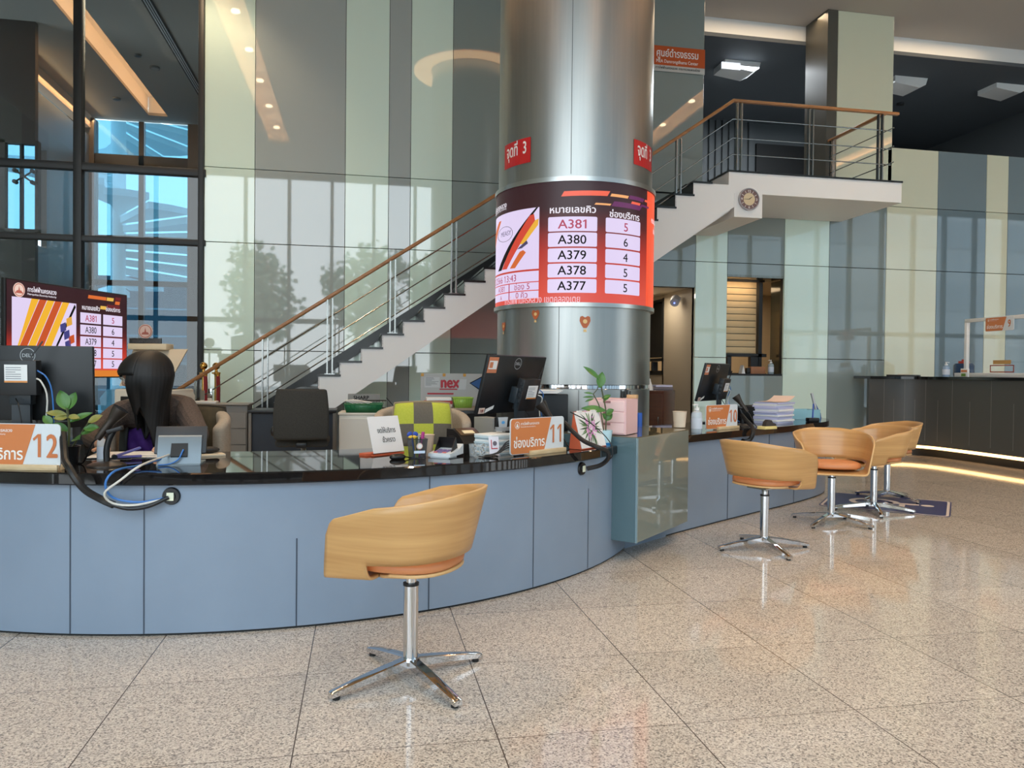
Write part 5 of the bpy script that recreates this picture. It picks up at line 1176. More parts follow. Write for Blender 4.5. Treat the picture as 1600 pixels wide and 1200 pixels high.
# counter 9
bottle('hand_sanitizer', 'pump bottle of hand gel beside the white screen frame on the tall counter', (8.42, 9.86, 1.195), .05, .22, True, (170, 196, 226), 0, 'pump bottles')
t = thing('water_jug', 'dark blue water jug with a red lid behind the white screen frame', 'water jug', (8.78, 9.93, 1.195)); b = MB(); b.lathe([(0, 0), (.13, 0), (.14, .03), (.14, .17), (.12, .20), (0, .20)], n=28); b.build('jug', mat('jug_blue', (36, 62, 96), .25), t); b = MB(); b.lathe([(0, .2), (.075, .2), (.075, .235), (.03, .24), (.03, .26), (0, .26)], n=24); b.build('lid', mat('jug_red', (190, 60, 40), .35), t)
t = thing('leaflet_box', 'small white box with orange and green print at the foot of the screen frame', 'box', (8.42, 9.50, 1.195), 0); b = MB(); b.box((0, 0, .06), (.03, .13, .12), bev=.002); b.build('box', PAPER, t); b = MB(); b.box((-.016, 0, .085), (.002, .11, .03), mi=0); b.box((-.016, .01, .03), (.002, .08, .04), mi=1); b.build('print', [ORN, mat('print_green2', (110, 150, 60), .5)], t)
t = thing('document_folder', 'flat black folder with a cream tag on the end of the tall counter', 'folder', (7.98, 10.20, 1.195), .75); b = MB(); b.box((0, 0, .012), (.3, .42, .024), bev=.004); b.build('cover', BLACK, t); b = MB(); b.box((-.09, -.02, .03), (.06, .16, .012)); b.build('tag', mat('cream_paper2', (220, 206, 180), .6), t)
for z, w, h, m_, lab in ((1.285, .36, .06, mat('notice_tan', (196, 152, 90), .5), 'upper tan notice strip stuck on the clear counter screen'), ):
    b = MB(); b.box((8.61, 9.06, z+.12), (.003, .30, .055)); tag(b.build('notice_strip', m_), lab, 'notice')
b = MB(); R0_ = [(8.61, 9.06, 1.315)]
for c, d in (((8.61, 9.06, 1.36), (.003, .40, .014)), ((8.61, 9.06, 1.27), (.003, .40, .014)), ((8.61, 9.255, 1.315), (.003, .014, .10)), ((8.61, 8.865, 1.315), (.003, .014, .10))): b.box(c, d)
tag(b.build('notice_strip', mat('notice_red', (170, 74, 50), .5)), 'lower red outlined notice strip stuck on the clear counter screen', 'notice')
# teller window sill
bottle('hand_sanitizer', 'clear pump bottle of hand gel on the dark sill of the teller window', (6.22, 10.93, 1.21), .045, .22, True, (190, 210, 220), PI, 'pump bottles')
t = thing('card_box', 'small tan box with a black device on the teller window sill', 'box', (5.98, 10.93, 1.21)); b = MB(); b.box((.0, 0, .055), (.24, .10, .11), bev=.003); b.build('box', mat('tan_box', (160, 108, 74), .6), t); b = MB(); b.box((-.15, 0, .045), (.06, .08, .09), bev=.01); b.build('device', BLACK, t)
t = thing('folded_notice', 'white folded notice left of the tan box on the teller sill', 'notice', (5.73, 10.92, 1.21)); b = MB(); b.prism([(-.03, -.05, 0), (.03, -.05, 0), (0, -.05, .13)], (0, .1, 0)); b.build('notice', PAPER, t)
t = thing('pouch', 'small dark crumpled pouch on the cream notepad', 'pouch', (-.80, 4.35, TOP+.011), .3); b = MB(); b.ball((0, 0, .018), (.05, .03, .018), 0, 14, 8); b.ball((-.05, -.02, .014), (.025, .02, .014), 0, 10, 6); b.build('pouch', mat('dark_cloth', (22, 20, 20), .6), t)

# ------------------------------------------------------------------ furniture and things behind the counters
def simple(name, lab, cat, loc, rz, parts, group=None):
    """parts: (part name, material, [(centre, size, bevel)])"""
    t = thing(name, lab, cat, loc, rz, group)
    for nm, m_, bx in parts:
        b = MB()
        for c, d, bv in bx: b.box(c, d, bev=bv)
        b.build(nm, m_, t)
    return t
TAUPE = mat('taupe_laminate', (112, 106, 98), .5); TAUPE2 = mat('taupe_drawer_front', (122, 116, 108), .45); NAVYP = mat('dark_navy_panel', (30, 38, 50), .5)
t = simple('drawer_cabinet', 'low taupe drawer cabinet in front of the foot of the stairs', 'cabinet', (-1.56, 9.12, 0), 0, [('carcass', TAUPE, [((0, 0, .40), (.62, .40, .80), .003)])])
for k in range(4): b = MB(); b.box((0, -.205, .09+k*.18), (.60, .016, .172), bev=.002, seg=1); b.build('drawer', TAUPE2, t)
b = MB(); b.box((0, -.0, .806), (.66, .46, .014), bev=.002); b.build('top', mat('taupe_top', (134, 128, 120), .4), t)
t = simple('low_desk', 'dark navy fronted low desk behind the dark grey office chair', 'desk', (-.755, 9.05, 0), 0, [('desktop', BLACK, [((0, 0, .735), (.95, .55, .03), .003)]), ('front_panel', NAVYP, [((0, -.2, .36), (.93, .03, .71), 0)])])
for x in (-.45, .45): b = MB(); b.box((x, 0, .36), (.03, .52, .72)); b.build('side_panel', TAUPE, t)
# dark grey office chair
def fabric(n, a, b_): return noisy(n, a, b_, 90, .85)
t = thing('office_chair', 'dark grey office chair with its back to the entrance, in front of the navy desk', 'chair', (-.57, 7.62, 0))
DGF = fabric('charcoal_fabric', (44, 44, 42), (54, 54, 50))
b = MB(); b.grid(lambda u, v: ((u-.5)*(.46+.05*math.sin(PI*v)*.6+.04*(1-v)), -.02-.05*math.sin(PI*u)+.10*v*v*.6, .53+.48*v), 12, 10); b.bm.normal_update()
o = b.build('backrest', DGF, t, angle=60); md = o.modifiers.new('thickness', 'SOLIDIFY'); md.thickness = .07; md.offset = 0; md2 = o.modifiers.new('round', 'BEVEL'); md2.width = .025; md2.segments = 3; md2.limit_method = 'ANGLE'
b = MB(); b.box((0, .28, .49), (.50, .50, .08), bev=.03); b.build('seat', DGF, t)
b = MB(); b.cyl((0, .26, .10), (0, .26, .45), .028, n=16); b.build('gas_column', STEEL, t)
b = MB(); b.box((0, .05, .47), (.10, .14, .05), bev=.01); b.ball((-.27, .10, .60), (.03, .05, .05)); b.build('arm_bracket', BLACK, t)
for k in range(5): b = MB(); a = 2*PI*k/5+.3; b.bar((0, .26, .10), (.3*math.cos(a), .26+.3*math.sin(a), .07), .045, .03, bev=.006); b.ball((.3*math.cos(a), .26+.3*math.sin(a), .03), .03); b.build('leg', BLACK, t)
# beige tub chairs
BEF = fabric('beige_fabric', (160, 148, 132), (172, 160, 144))
def tub_chair(lab, loc, rz, back_h):
    t = thing('upholstered_chair', lab, 'chair', loc, rz, 'beige upholstered staff chairs')
    b = MB()      # curved back, open towards -y
    def sh(u, v, r): a = math.radians(-20+220*u); zt = back_h-.12*abs(2*u-1)**2.2; return (r*math.cos(a)*1.12, r*math.sin(a)*.9, .46+(zt-.46)*v)
    b.grid(lambda u, v: sh(u, v, .30), 24, 6); o = b.build('backrest', BEF, t, angle=60); md = o.modifiers.new('thickness', 'SOLIDIFY'); md.thickness = .075; md.offset = 0; m2 = o.modifiers.new('round', 'BEVEL'); m2.width = .03; m2.segments = 3; m2.limit_method = 'ANGLE'; m2.angle_limit = .9
    b = MB(); b.box((0, -.06, .43), (.56, .52, .12), bev=.04); b.build('seat', BEF, t)
    b = MB(); b.cyl((0, -.03, .10), (0, -.03, .38), .03, n=14); b.build('gas_column', STEEL, t)
    for k in range(5): b = MB(); a = 2*PI*k/5+.3; b.bar((0, -.03, .10), (.28*math.cos(a), -.03+.28*math.sin(a), .07), .045, .03, bev=.006); b.ball((.28*math.cos(a), -.03+.28*math.sin(a), .03), .03); b.build('leg', BLACK, t)
    return t
tub_chair('beige upholstered chair holding the seated person', (-1.20, 5.18, 0), math.radians(-6), .955)
tub_chair('beige upholstered chair with a green and grey chequered cushion', (.455, 5.86, 0), math.radians(8), .93)
def cushion(name, lab, loc, rot, w, h, d, fm, mats_, trimm):
    t = thing(name, lab, 'cushion', loc, rot[2]); t.rotation_euler = rot
    def s(u, v, sg): x, z = (u-.5), (v-.5); k = (max(0, 1-(2*abs(x))**3.0)*max(0, 1-(2*abs(z))**3.0))**.5; return (x*w*(1-.06*(2*z)**2), sg*d*k, z*h*(1-.06*(2*x)**2))
    b = MB(); n_ = 24
    for sg in (-1, 1):
        V = [Vector(s(i/n_, j/n_, sg)) for j in range(n_+1) for i in range(n_+1)]
        bv = [b.bm.verts.new(v) for v in V]
        for j in range(n_):
            for i in range(n_):
                f = b.bm.faces.new([bv[j*(n_+1)+i], bv[j*(n_+1)+i+1], bv[(j+1)*(n_+1)+i+1], bv[(j+1)*(n_+1)+i]]); f.smooth = True; f.material_index = fm((i+.5)/n_, (j+.5)/n_)
    b.weld(.0005); b.build('cover', mats_, t, angle=60)
    b = MB(); P = [s(u, 0, 1) for u in [i/8 for i in range(9)]]+[s(1, i/8, 1) for i in range(1, 9)]+[s(1-i/8, 1, 1) for i in range(1, 9)]+[s(0, 1-i/8, 1) for i in range(1, 9)]
    b.tube(P, .008, 6, smooth=1); b.build('piping', trimm, t)
LIME = fabric('lime_cloth', (186, 192, 70), (176, 184, 62)); GRYC = fabric('grey_cloth', (98, 92, 82), (104, 98, 88))
cushion('chequered_cushion', 'lime green and grey chequered cushion propped on the beige chair', (.445, 5.755, .80), (-.18, 0, math.radians(4)), .44, .34, .055, lambda u, v: (int(u*3)+int((1-v)*2)) % 2, [LIME, GRYC], mat('tan_piping', (150, 134, 106), .8))
cushion('patterned_cushion', 'dark brown patterned cushion on the beige chair behind the seated person', (-1.06, 5.30, .78), (-.12, 0, math.radians(-8)), .38, .36, .035, lambda u, v: 0, [noisy('brown_pattern', (44, 36, 26), (92, 80, 56), 9, .85)], mat('dark_piping', (52, 44, 34), .8))
# white cabinet with its trays
t = simple('low_cabinet', 'low off-white cabinet under the stairs carrying a green crate', 'cabinet', (.03, 8.12, 0), math.radians(-3), [('carcass', OFFW, [((0, 0, .375), (.49, .44, .75), .003)]), ('top', OFFW, [((0, 0, .76), (.51, .47, .022), .003)])])
b = MB(); b.box((0, -.223, .37), (.47, .012, .68), bev=.002, seg=1); b.build('door', mat('cabinet_door_grey', (202, 200, 192), .4), t)
GRN = mat('green_plastic', (34, 104, 66), .4)
def crate(name, lab, loc, rz, w, d, h, m_, flare=1.12):
    t = thing(name, lab, 'crate', loc, rz); b = MB(); P0 = [(-w/2, -d/2), (w/2, -d/2), (w/2, d/2), (-w/2, d/2)]
    for i in range(4):
        (x0, y0), (x1, y1) = P0[i], P0[(i+1) % 4]; b.poly([(x0, y0, 0), (x1, y1, 0), (x1*flare, y1*flare, h), (x0*flare, y0*flare, h)])
    b.poly([(x, y, .002) for x, y in P0]); o = b.build('basin', m_, t); md = o.modifiers.new('t', 'SOLIDIFY'); md.thickness = .004
    b = MB(); R_ = [(x*flare, y*flare, h) for x, y in P0]; b.tube(R_+[R_[0]], .008, 6, smooth=0); b.build('rim', m_, t)
    b = MB()
    for k in range(9):
        x = -w*.45+w*.9*k/8; b.bar((x, -d/2-.003, .01), (x*flare, -d/2*flare-.003, h-.01), .004, .004)
    b.build('ribs', m_, t); return t
crate('plastic_crate', 'green plastic crate full of papers on the off-white cabinet', (.02, 8.02, .772), math.radians(-3), .34, .26, .085, GRN)
t = thing('paper_stack', 'white papers leaning in the green crate', 'papers', (-.02, 8.02, .80)); 
for k in range(5): b = MB(); b.box((-.06+.02*k, .02*k-.05, .06+.006*k), (.20, .14, .004), rot=Matrix.Rotation(.35-.05*k, 3, 'Y')); b.build('sheet', PAPER, t)
t = thing('wire_tray', 'black wire letter tray on the off-white cabinet behind the green crate', 'tray', (.06, 8.23, .772)); b = MB()
for z in (.03, .11): b.tube([(-.19, -.06, z), (.19, -.06, z), (.19, .06, z), (-.19, .06, z), (-.19, -.06, z)], .004, 6, smooth=0)
for k in range(13): b.cyl((-.18+.03*k, -.06, .0), (-.18+.03*k, -.06, .11), .002, n=5)
b.bar((.19, -.05, .14), (.27, -.04, .05), .008, .008); b.build('wires', mat('black_wire', (24, 24, 26), .4), t)
t = thing('carton', 'grey carton with black capital lettering behind the wire tray', 'box', (.02, 8.46, .772)) ; b = MB(); b.box((.0, 0, .085), (.34, .10, .17), bev=.002); b.build('carton', mat('grey_carton', (128, 130, 128), .6), t); b = MB(); letter(b, 'SHARP', .055, lambda u, v: (u, -.0515, v), (-.03, .115), bold=.03); b.build('lettering', S_BLK, t)
simple('cabinet_stand', 'dark stand with the grey carton behind the off-white cabinet', 'stand', (.02, 8.47, 0), 0, [('legs', BLACK, [((-.15, 0, .37), (.03, .12, .74), 0), ((.15, 0, .37), (.03, .12, .74), 0)]), ('shelf', BLACK, [((0, 0, .756), (.36, .14, .03), 0)])])
# credenza with board, boxes and basket
t = simple('credenza', 'black fronted credenza with a beige top left of the steel column', 'cabinet', (.98, 8.02, 0), 0, [('carcass', mat('credenza_black', (16, 14, 14), .3), [((0, 0, .40), (.80, .46, .80), .002)]), ('top', mat('credenza_top', (150, 134, 116), .5), [((0, 0, .812), (.82, .48, .024), .002)])])
for x in (-.20, .20): b = MB(); b.box((x, -.234, .39), (.39, .012, .76), bev=.002, seg=1); b.build('door', MATS['credenza_black'], t)
b = MB(); b.cyl((-.06, -.25, .60), (-.06, -.238, .60), .008, n=12); letter(b, 'SENATOR', .018, lambda u, v: (u, -.2412, v), (-.08, .66), bold=.02); b.build('lock', LGREY, t)
t = thing('notice_board', 'grey notice board with red letters and pinned papers behind the lime basket', 'board', (.98, 8.20, .825))
b = MB(); b.box((.0, 0, .175), (.74, .015, .35), bev=.002, seg=1); b.build('panel', mat('board_grey', (168, 172, 172), .6), t)
fB, fB2 = (lambda u, v: (u, -.009, v)), (lambda u, v: (u, -.0105, v))
b = MB(); letter(b, 'nex', .17, fB, (-.06, .20), bold=.05, width=.20); b.flat([rect(-.17, .175, .02, .188), rect(-.30, .125, -.02, .142)], fB); b.build('lettering', mat('board_red', (166, 36, 52), .5), t)
b = MB()
for x in (-.36, -.13, .09): b.flat([rect(x-.008, .318, x+.022, .35)], fB2)
b.build('tape', mat('tape_amber', (186, 138, 50), .5), t)
b = MB(); b.flat([rect(-.33, .20, -.17, .31), [(-.0+.03, .18), (.11, .18), (.12, .29), (.05, .29)]], fB2, 0); b.flat([[(.16, .25), (.30, .32), (.30, .17), (.22, .20)]], fB2, 1)
for k in range(7): b.flat([rect(-.32, .30-k*.013, -.32+random.uniform(.06, .14), .304-k*.013)], lambda u, v: (u, -.0115, v), 2)
b.flat([[(.15, .25), (.16, .25), (.26, .185), (.25, .18)], [(.15, .25), (.29, .325), (.29, .315), (.16, .245)]], lambda u, v: (u, -.0115, v), 3)
b.build('pinned_sheets', [mat('sheet_grey', (184, 190, 192), .6), mat('sheet_blue', (40, 84, 140), .6), mat('sheet_ink', (90, 94, 98), .6), S_BLK], t)
t = thing('form_boxes', 'flat white boxes with red ends in front of the notice board', 'box', (.77, 7.92, .825))
for k, (w, m_) in enumerate(((.26, PAPER), (.28, mat('box_red', (170, 50, 60), .5)), (.25, PAPER))): b = MB(); b.box((0, 0, .02+k*.034), (w, .18, .031), bev=.002); b.build('box', m_, t)
crate('basket', 'lime green plastic basket on the credenza', (1.02, 7.90, .826), 0, .17, .15, .10, mat('lime_plastic', (150, 186, 80), .4), 1.18)
t = thing('binder', 'grey lever file with a pale label under the tilted monitor', 'file', (.90, 5.44, .636), math.radians(25)); b = MB(); b.box((.0, 0, .10), (.11, .24, .27), bev=.003); b.build('cover', mat('binder_grey', (140, 142, 140), .5), t); b = MB(); b.box((.0, -.121, .13), (.05, .003, .09)); b.build('label', PAPER, t); b = MB(); b.box((.03, -.123, .11), (.05, .003, .03)); b.build('tab', mat('tab_yellow', (226, 216, 150), .6), t)
simple('side_desk', 'low dark staff desk carrying the grey lever file', 'desk', (.90, 5.46, 0), math.radians(30), [('desktop', BLACK, [((0, 0, .62), (.30, .26, .03), .003)]), ('pedestal', BLACK, [((0, 0, .30), (.26, .22, .60), 0)])])
t = simple('black_printer', 'black printer with papers on top behind the blue cables of the tilted monitor', 'printer', (1.32, 5.85, 0), math.radians(10), [('stand', BLACK, [((0, 0, .36), (.46, .38, .72), .004)]), ('case', mat('printer_black', (22, 22, 24), .4), [((0, 0, .88), (.42, .36, .31), .01)])])
t = thing('paper_stack', 'few white sheets lying on the black printer beside the steel column', 'papers', (1.34, 5.80, 1.037), .1)
for k in range(4): b = MB(); b.box((.01*k, 0, .004+k*.006), (.21, .297, .005), rz=.04*k); b.build('sheet', PAPER, t)
# wall screen on its stand
tv = thing('television', 'large flat queue screen seen at an angle behind the seated person', 'display screen', (-2.225, 6.552, 0), math.radians(67.4))
TW, TH, TZ = 1.22, .69, 1.125
b = MB(); b.box((0, .02, TZ+TH/2), (TW+.02, .035, TH+.02), bev=.004); b.build('case', BLACK, tv)
fT = lambda d: (lambda u, v: (-TW/2+u*TW, -d, TZ+v*TH))
m_t = MATS['screen_gradient'].copy(); m_t.name = 'television_gradient'; 
for n_ in m_t.node_tree.nodes:
    if n_.type == 'VALTORGB':
        el = n_.color_ramp.elements
        for i, p in enumerate((.0, .12, .30, .48, .60, .80)): el[i].position = p
        rpn = n_
    if n_.type == 'SEPXYZ': spn = n_
mpn = m_t.node_tree.nodes.new('ShaderNodeMapRange'); mpn.inputs['From Min'].default_value = TZ; mpn.inputs['From Max'].default_value = TZ+TH
m_t.node_tree.links.new(spn.outputs[2], mpn.inputs[0]); m_t.node_tree.links.new(mpn.outputs[0], rpn.inputs[0])
b = MB(); b.flat([rect(0, 0, 1, 1)], fT(.0005)); b.build('display_panel', m_t, tv)
b = MB(); trow = [(.62, .74), (.485, .60), (.35, .465), (.22, .335), (.095, .205)]
for v0, v1 in trow:
    for u0, u1 in ((.565, .75), (.77, .955)): b = MB(); b.flat([rect(u0, v0, u1, v1)], fT(.002)); b.build('queue_box', S_LAV, tv)
b = MB(); b.flat([rect(.035, .14, .53, .83)], fT(.002)); b.build('picture_field', S_LAV, tv)
b = MB(); b.flat([rect(0, 0, 1, .075)], fT(.002)); letter(b, 'เขตคลองเตย', .05, fT(.003), (.58, .02), mi=1, sx=.55, bold=.01); b.build('footer_bar', [scr('tv_orange', (226, 130, 40)), S_WHT], tv)
b = MB()
for i, (s_, (v0, v1)) in enumerate(zip(('A381', 'A380', 'A379', 'A378', 'A377'), trow)):
    letter(b, s_, .105, fT(.003), (.657, v0+.022), mi=1 if i == 0 else 0, bold=.008, width=.10); letter(b, '56455'[i], .10, fT(.003), (.862, v0+.022), mi=1 if i == 0 else 0, sx=.56, bold=.008)
letter(b, 'หมายเลขคิว', .075, fT(.003), (.657, .775), mi=2, bold=.02, width=.16); letter(b, 'ช่องบริการ', .07, fT(.003), (.862, .785), mi=2, bold=.02, width=.14)
letter(b, 'การไฟฟ้านครหลวง', .07, fT(.003), (.145, .90), 'L', 2, .02, width=.22); letter(b, 'Metropolitan Electricity Authority', .03, fT(.003), (.145, .865), 'L', 2, .01, width=.22)
b.build('lettering', [S_BLK, S_MAG, S_WHT], tv)
b = MB(); b.flat([disc(.085, .905, .042, 24, .075)], fT(.003), 0); b.flat([[(.085+x*.57, .905+y) for x, y in q] for q in ring(0, 0, .058, .066, 24)], fT(.004), 1); b.flat([[(.055, .87), (.115, .87), (.10, .90), (.07, .90)], [(.078, .89), (.092, .89), (.085, .95)]], fT(.004), 1); b.build('emblem', [scr('emblem_cream', (244, 214, 200)), scr('emblem_rust', (190, 96, 80))], tv)
b = MB()
for k, c in enumerate((3, 2, 3, 2, 3)):
    x0 = .035+.06*k-.06; P = [(x0+.05*0, .14), (x0+.055, .14), (x0+.055+.20, .83), (x0+.20, .83)]; P = [(max(.037, u), v) for u, v in P]; b.flat([P], fT(.0032), 0 if c == 3 else 1)
b.flat([[(.30, .15), (.315, .15), (.525, .79), (.515, .82)]], fT(.0033), 2)
for u, v, mi in ((.40, .55, 3), (.43, .47, 3), (.47, .42, 1), (.44, .36, 3), (.45, .62, 4)): b.flat([[(u, v-.06), (u+.045, v-.03), (u+.04, v+.06), (u-.005, v+.03)]], fT(.0036), mi)
b.flat([[(.34, .16), (.40, .15), (.47, .30), (.42, .28)]], fT(.0035), 0); b.build('picture', [scr('tv_yellow', (250, 186, 40)), scr('tv_rust', (206, 82, 24)), S_BLK, scr('tv_blue', (60, 60, 130)), scr('tv_gold', (230, 170, 60))], tv)
b = MB()
for u0, u1, v, mi in ((.63, .80, .93, 0), (.80, .87, .93, 1), (.88, .94, .945, 2), (.88, .93, .895, 0), (.80, .93, .845, 2), (.74, .80, .82, 1)): b.flat([[(u0, v-.02), (u1-.005, v-.02), (u1, v+.02), (u0+.005, v+.02)]], fT(.003), mi)
b.build('header_blocks', [scr('tv_block_orange', (226, 110, 40)), scr('tv_block_yellow', (240, 190, 80)), scr('tv_block_red', (110, 20, 26))], tv)
b = MB()
for x in (-.2, .2): b.box((x, .06, .62), (.05, .04, 1.2))
b.box((0, .06, .03), (.8, .5, .05), bev=.01); b.box((0, .05, .75), (.7, .04, .05)); b.build('stand', BLACK, tv)
b = MB(); b.box((-.1, .0, .62), (.9, .25, .03)); b.build('stand_shelf', mat('shelf_glass', (50, 60, 70), .1), tv)
# sign post, copier, rope posts
t = thing('sign_post', 'dark name board topped by a round emblem behind the copier', 'sign', (-2.33, 9.02, 0), math.radians(-14))
b = MB(); b.box((0, .0, 1.48), (.36, .02, .09), bev=.004); b.build('board', mat('board_dark', (52, 50, 50), .4), t)
b = MB(); letter(b, 'การไฟฟ้านครหลวง', .05, lambda u, v: (u, -.0115, v), (0, 1.475), bold=.01, width=.28); b.build('lettering', mat('dim_lettering', (92, 88, 88), .5), t)
b = MB(); b.cyl((0, -.006, 1.60), (0, .006, 1.60), .078, n=32); b.build('disc', mat('emblem_cream_paint', (222, 190, 178), .5), t)
b = MB(); fE = lambda u, v: (u, -.0075, v); b.flat([[(x, 1.60+y) for x, y in q] for q in ring(0, 0, .062, .070, 28)], fE); b.flat([[(-.045, 1.565), (.045, 1.565), (.03, 1.59), (-.03, 1.59)], [(-.012, 1.585), (.012, 1.585), (0, 1.645)]], fE); b.build('emblem', mat('emblem_rust_paint', (176, 96, 82), .5), t)
b = MB(); b.cyl((0, .02, 0), (0, .02, 1.52), .014, n=10); b.cyl((0, .02, 0), (0, .02, .02), .15, n=20); b.build('post', STEEL, t)
cp = thing('copier', 'white office copier with its lid raised behind the seated person', 'copier', (-2.05, 8.30, 0), math.radians(-14))
b = MB(); b.box((0, 0, .50), (.56, .52, .98), bev=.02); b.build('body', OFFW, cp)
b = MB(); b.box((.02, -.262, .82), (.46, .01, .20), bev=.004); b.box((0, -.262, .35), (.50, .01, .5), bev=.004); b.build('front_panel', BLACK, cp)
b = MB(); b.prism([(x, -.27, z) for x, z in ((.05, .99), (.26, .99), (.30, .92), (.30, .80), (.27, .80), (.27, .91), (.24, .95), (.05, .95))], (0, .5, 0)); b.build('side_cover', OFFW, cp)
b = MB(); b.prism([(-.26, -.20, 1.02), (.22, -.20, 1.02), (.30, .05, 1.385), (-.26, .05, 1.385)], (0, .03, .01)); b.build('lid', mat('lid_beige', (196, 186, 168), .5), cp)
b = MB(); b.box((-.08, .06, 1.415), (.40, .16, .06), bev=.008); b.build('document_feeder', mat('feeder_cream', (222, 204, 172), .5), cp)
GOLD = mat('polished_brass', (212, 164, 84), .15, 1.0); ROPE = mat('red_velvet', (140, 22, 30), .7, sheen=.5)
for (x, y), lab in (((-1.945, 10.15), 'brass rope post with ball top next to the dark glazing frame'), ((-1.84, 10.40), 'brass rope post with ball top in front of the mint panel')):
    t = thing('rope_post', lab, 'post', (x, y, .137), 0, 'brass rope posts')
    b = MB(); b.lathe([(0, 0), (.065, 0), (.065, .02), (.03, .05), (.022, .08), (.022, .98), (.03, .99), (.055, 1.0), (.055, 1.015), (.02, 1.025), (.018, 1.05)], n=24); b.build('pole', GOLD, t)
    b = MB(); b.ball((0, 0, 1.095), .048); b.build('ball', GOLD, t)
    b = MB(); b.tube([(.03, -.05, .97), (.035, -.05, .8), (.03, -.045, .5), (.02, -.04, .32)], .026, 10); b.build('rope', ROPE, t); b = MB(); b.cyl((.03, -.05, .96), (.028, -.03, 1.01), .027, n=12); b.build('rope_end', GOLD, t)
t = simple('display_stand', 'small chrome and white leaflet stand at the foot of the stairs behind the person', 'stand', (-1.72, 9.12, .813), 0, [('papers', PAPER, [((0, -.05, .012), (.26, .18, .024), .002)]), ('bracket', CHROME, [((-.05, .06, .07), (.04, .02, .14), 0), ((.03, .06, .08), (.05, .03, .16), .004)])])
# passage
t = simple('wooden_cabinet', 'dark red-brown wooden cabinet standing in the passage mouth', 'cabinet', (4.06, 10.30, 0), math.radians(-42), [('carcass', noisy('mahogany', (70, 36, 22), (88, 46, 28), 4, .4, (1, 1, 6)), [((0, 0, .48), (.46, .46, .96), .004)])])
b = MB(); b.box((0, -.237, .47), (.42, .014, .88), bev=.003); b.build('door', noisy('mahogany_door', (78, 48, 34), (92, 58, 40), 4, .4, (1, 1, 6)), t)
b = MB(); b.box((.16, -.25, .55), (.012, .016, .10), bev=.003); b.build('handle', STEEL, t)
t = simple('letter_tray', 'lilac letter tray on top of the dark wooden cabinet', 'tray', (4.13, 10.32, .962), .1, [('lower_tray', mat('tray_smoke', (110, 100, 104), .4), [((0, 0, .02), (.34, .26, .04), .004)]), ('paper', mat('form_lilac', (206, 206, 232), .6), [((.04, 0, .06), (.26, .22, .03), .004)])])
t = thing('tissue', 'crumpled white tissue beside the lilac letter tray', 'tissue', (3.94, 10.16, .962)); b = MB(); b.lathe([(0, 0), (.05, .0), (.045, .05), (.02, .12), (.012, .16), (0, .165)], n=9); b.build('tissue', PAPER, t)
# projector housings hung above the upper floor
for x, y, z, lab, lens in ((6.30, 12.4, CZ-.32, 'white box fitting with a lit face hung above the stair landing', True), (9.55, 12.4, CZ-.33, 'white box fitting without lit face right of the upper pier', False), (11.55, 12.3, CZ-.30, 'white box fitting at the right edge of the upper floor ceiling', False)):
    t = thing('ceiling_fitting', lab, 'ceiling fitting', (x, y, z), 0, 'white fittings hung above the upper floor')
    b = MB(); b.prism([(.2*math.cos(a)*1.5, 0, .17*math.sin(a)) for a in [i*PI/10 for i in range(11)]] if False else [(-.30, -.22, .12), (-.30, -.22, -.10), (.20, -.22, -.16), (.32, -.22, -.10), (.36, -.22, .02), (.34, -.22, .12)], (0, .44, 0)); b.build('housing', WHITE, t)
    b = MB(); b.box((0, 0, .18), (.05, .05, .12)); b.build('hanger', BLACK, t)
    if lens: b = MB(); b.box((-.20, -.225, -.10), (.34, .02, .11)); b.build('lit_face', mat('lit_face', (226, 232, 240), emit=1.1), t)
area('upper_floor_fill', (7.6, 12.55, 6.45), (0, 0, 0), 3.0, .9, 200, (.86, .94, 1.0))  # unseen fill light added to lift the dark upper floor
for k, (x, y) in enumerate(((5.6, 13.6), (6.2, 14.8), (9.6, 14.2), (10.3, 13.4))): b = MB(); b.cyl((x, y, CZ-.345), (x, y, CZ-.31), .07, n=14); tag(b.build('ceiling_downlight', MATS['fitting_dark']), ('small dark round fitting on the dark upper ceiling left of the tall pier', 'small dark round fitting on the upper ceiling nearest the tall pier', 'small dark round fitting on the upper ceiling right of the tall pier', 'small dark round fitting on the upper ceiling at the far right')[k], 'ceiling fitting')

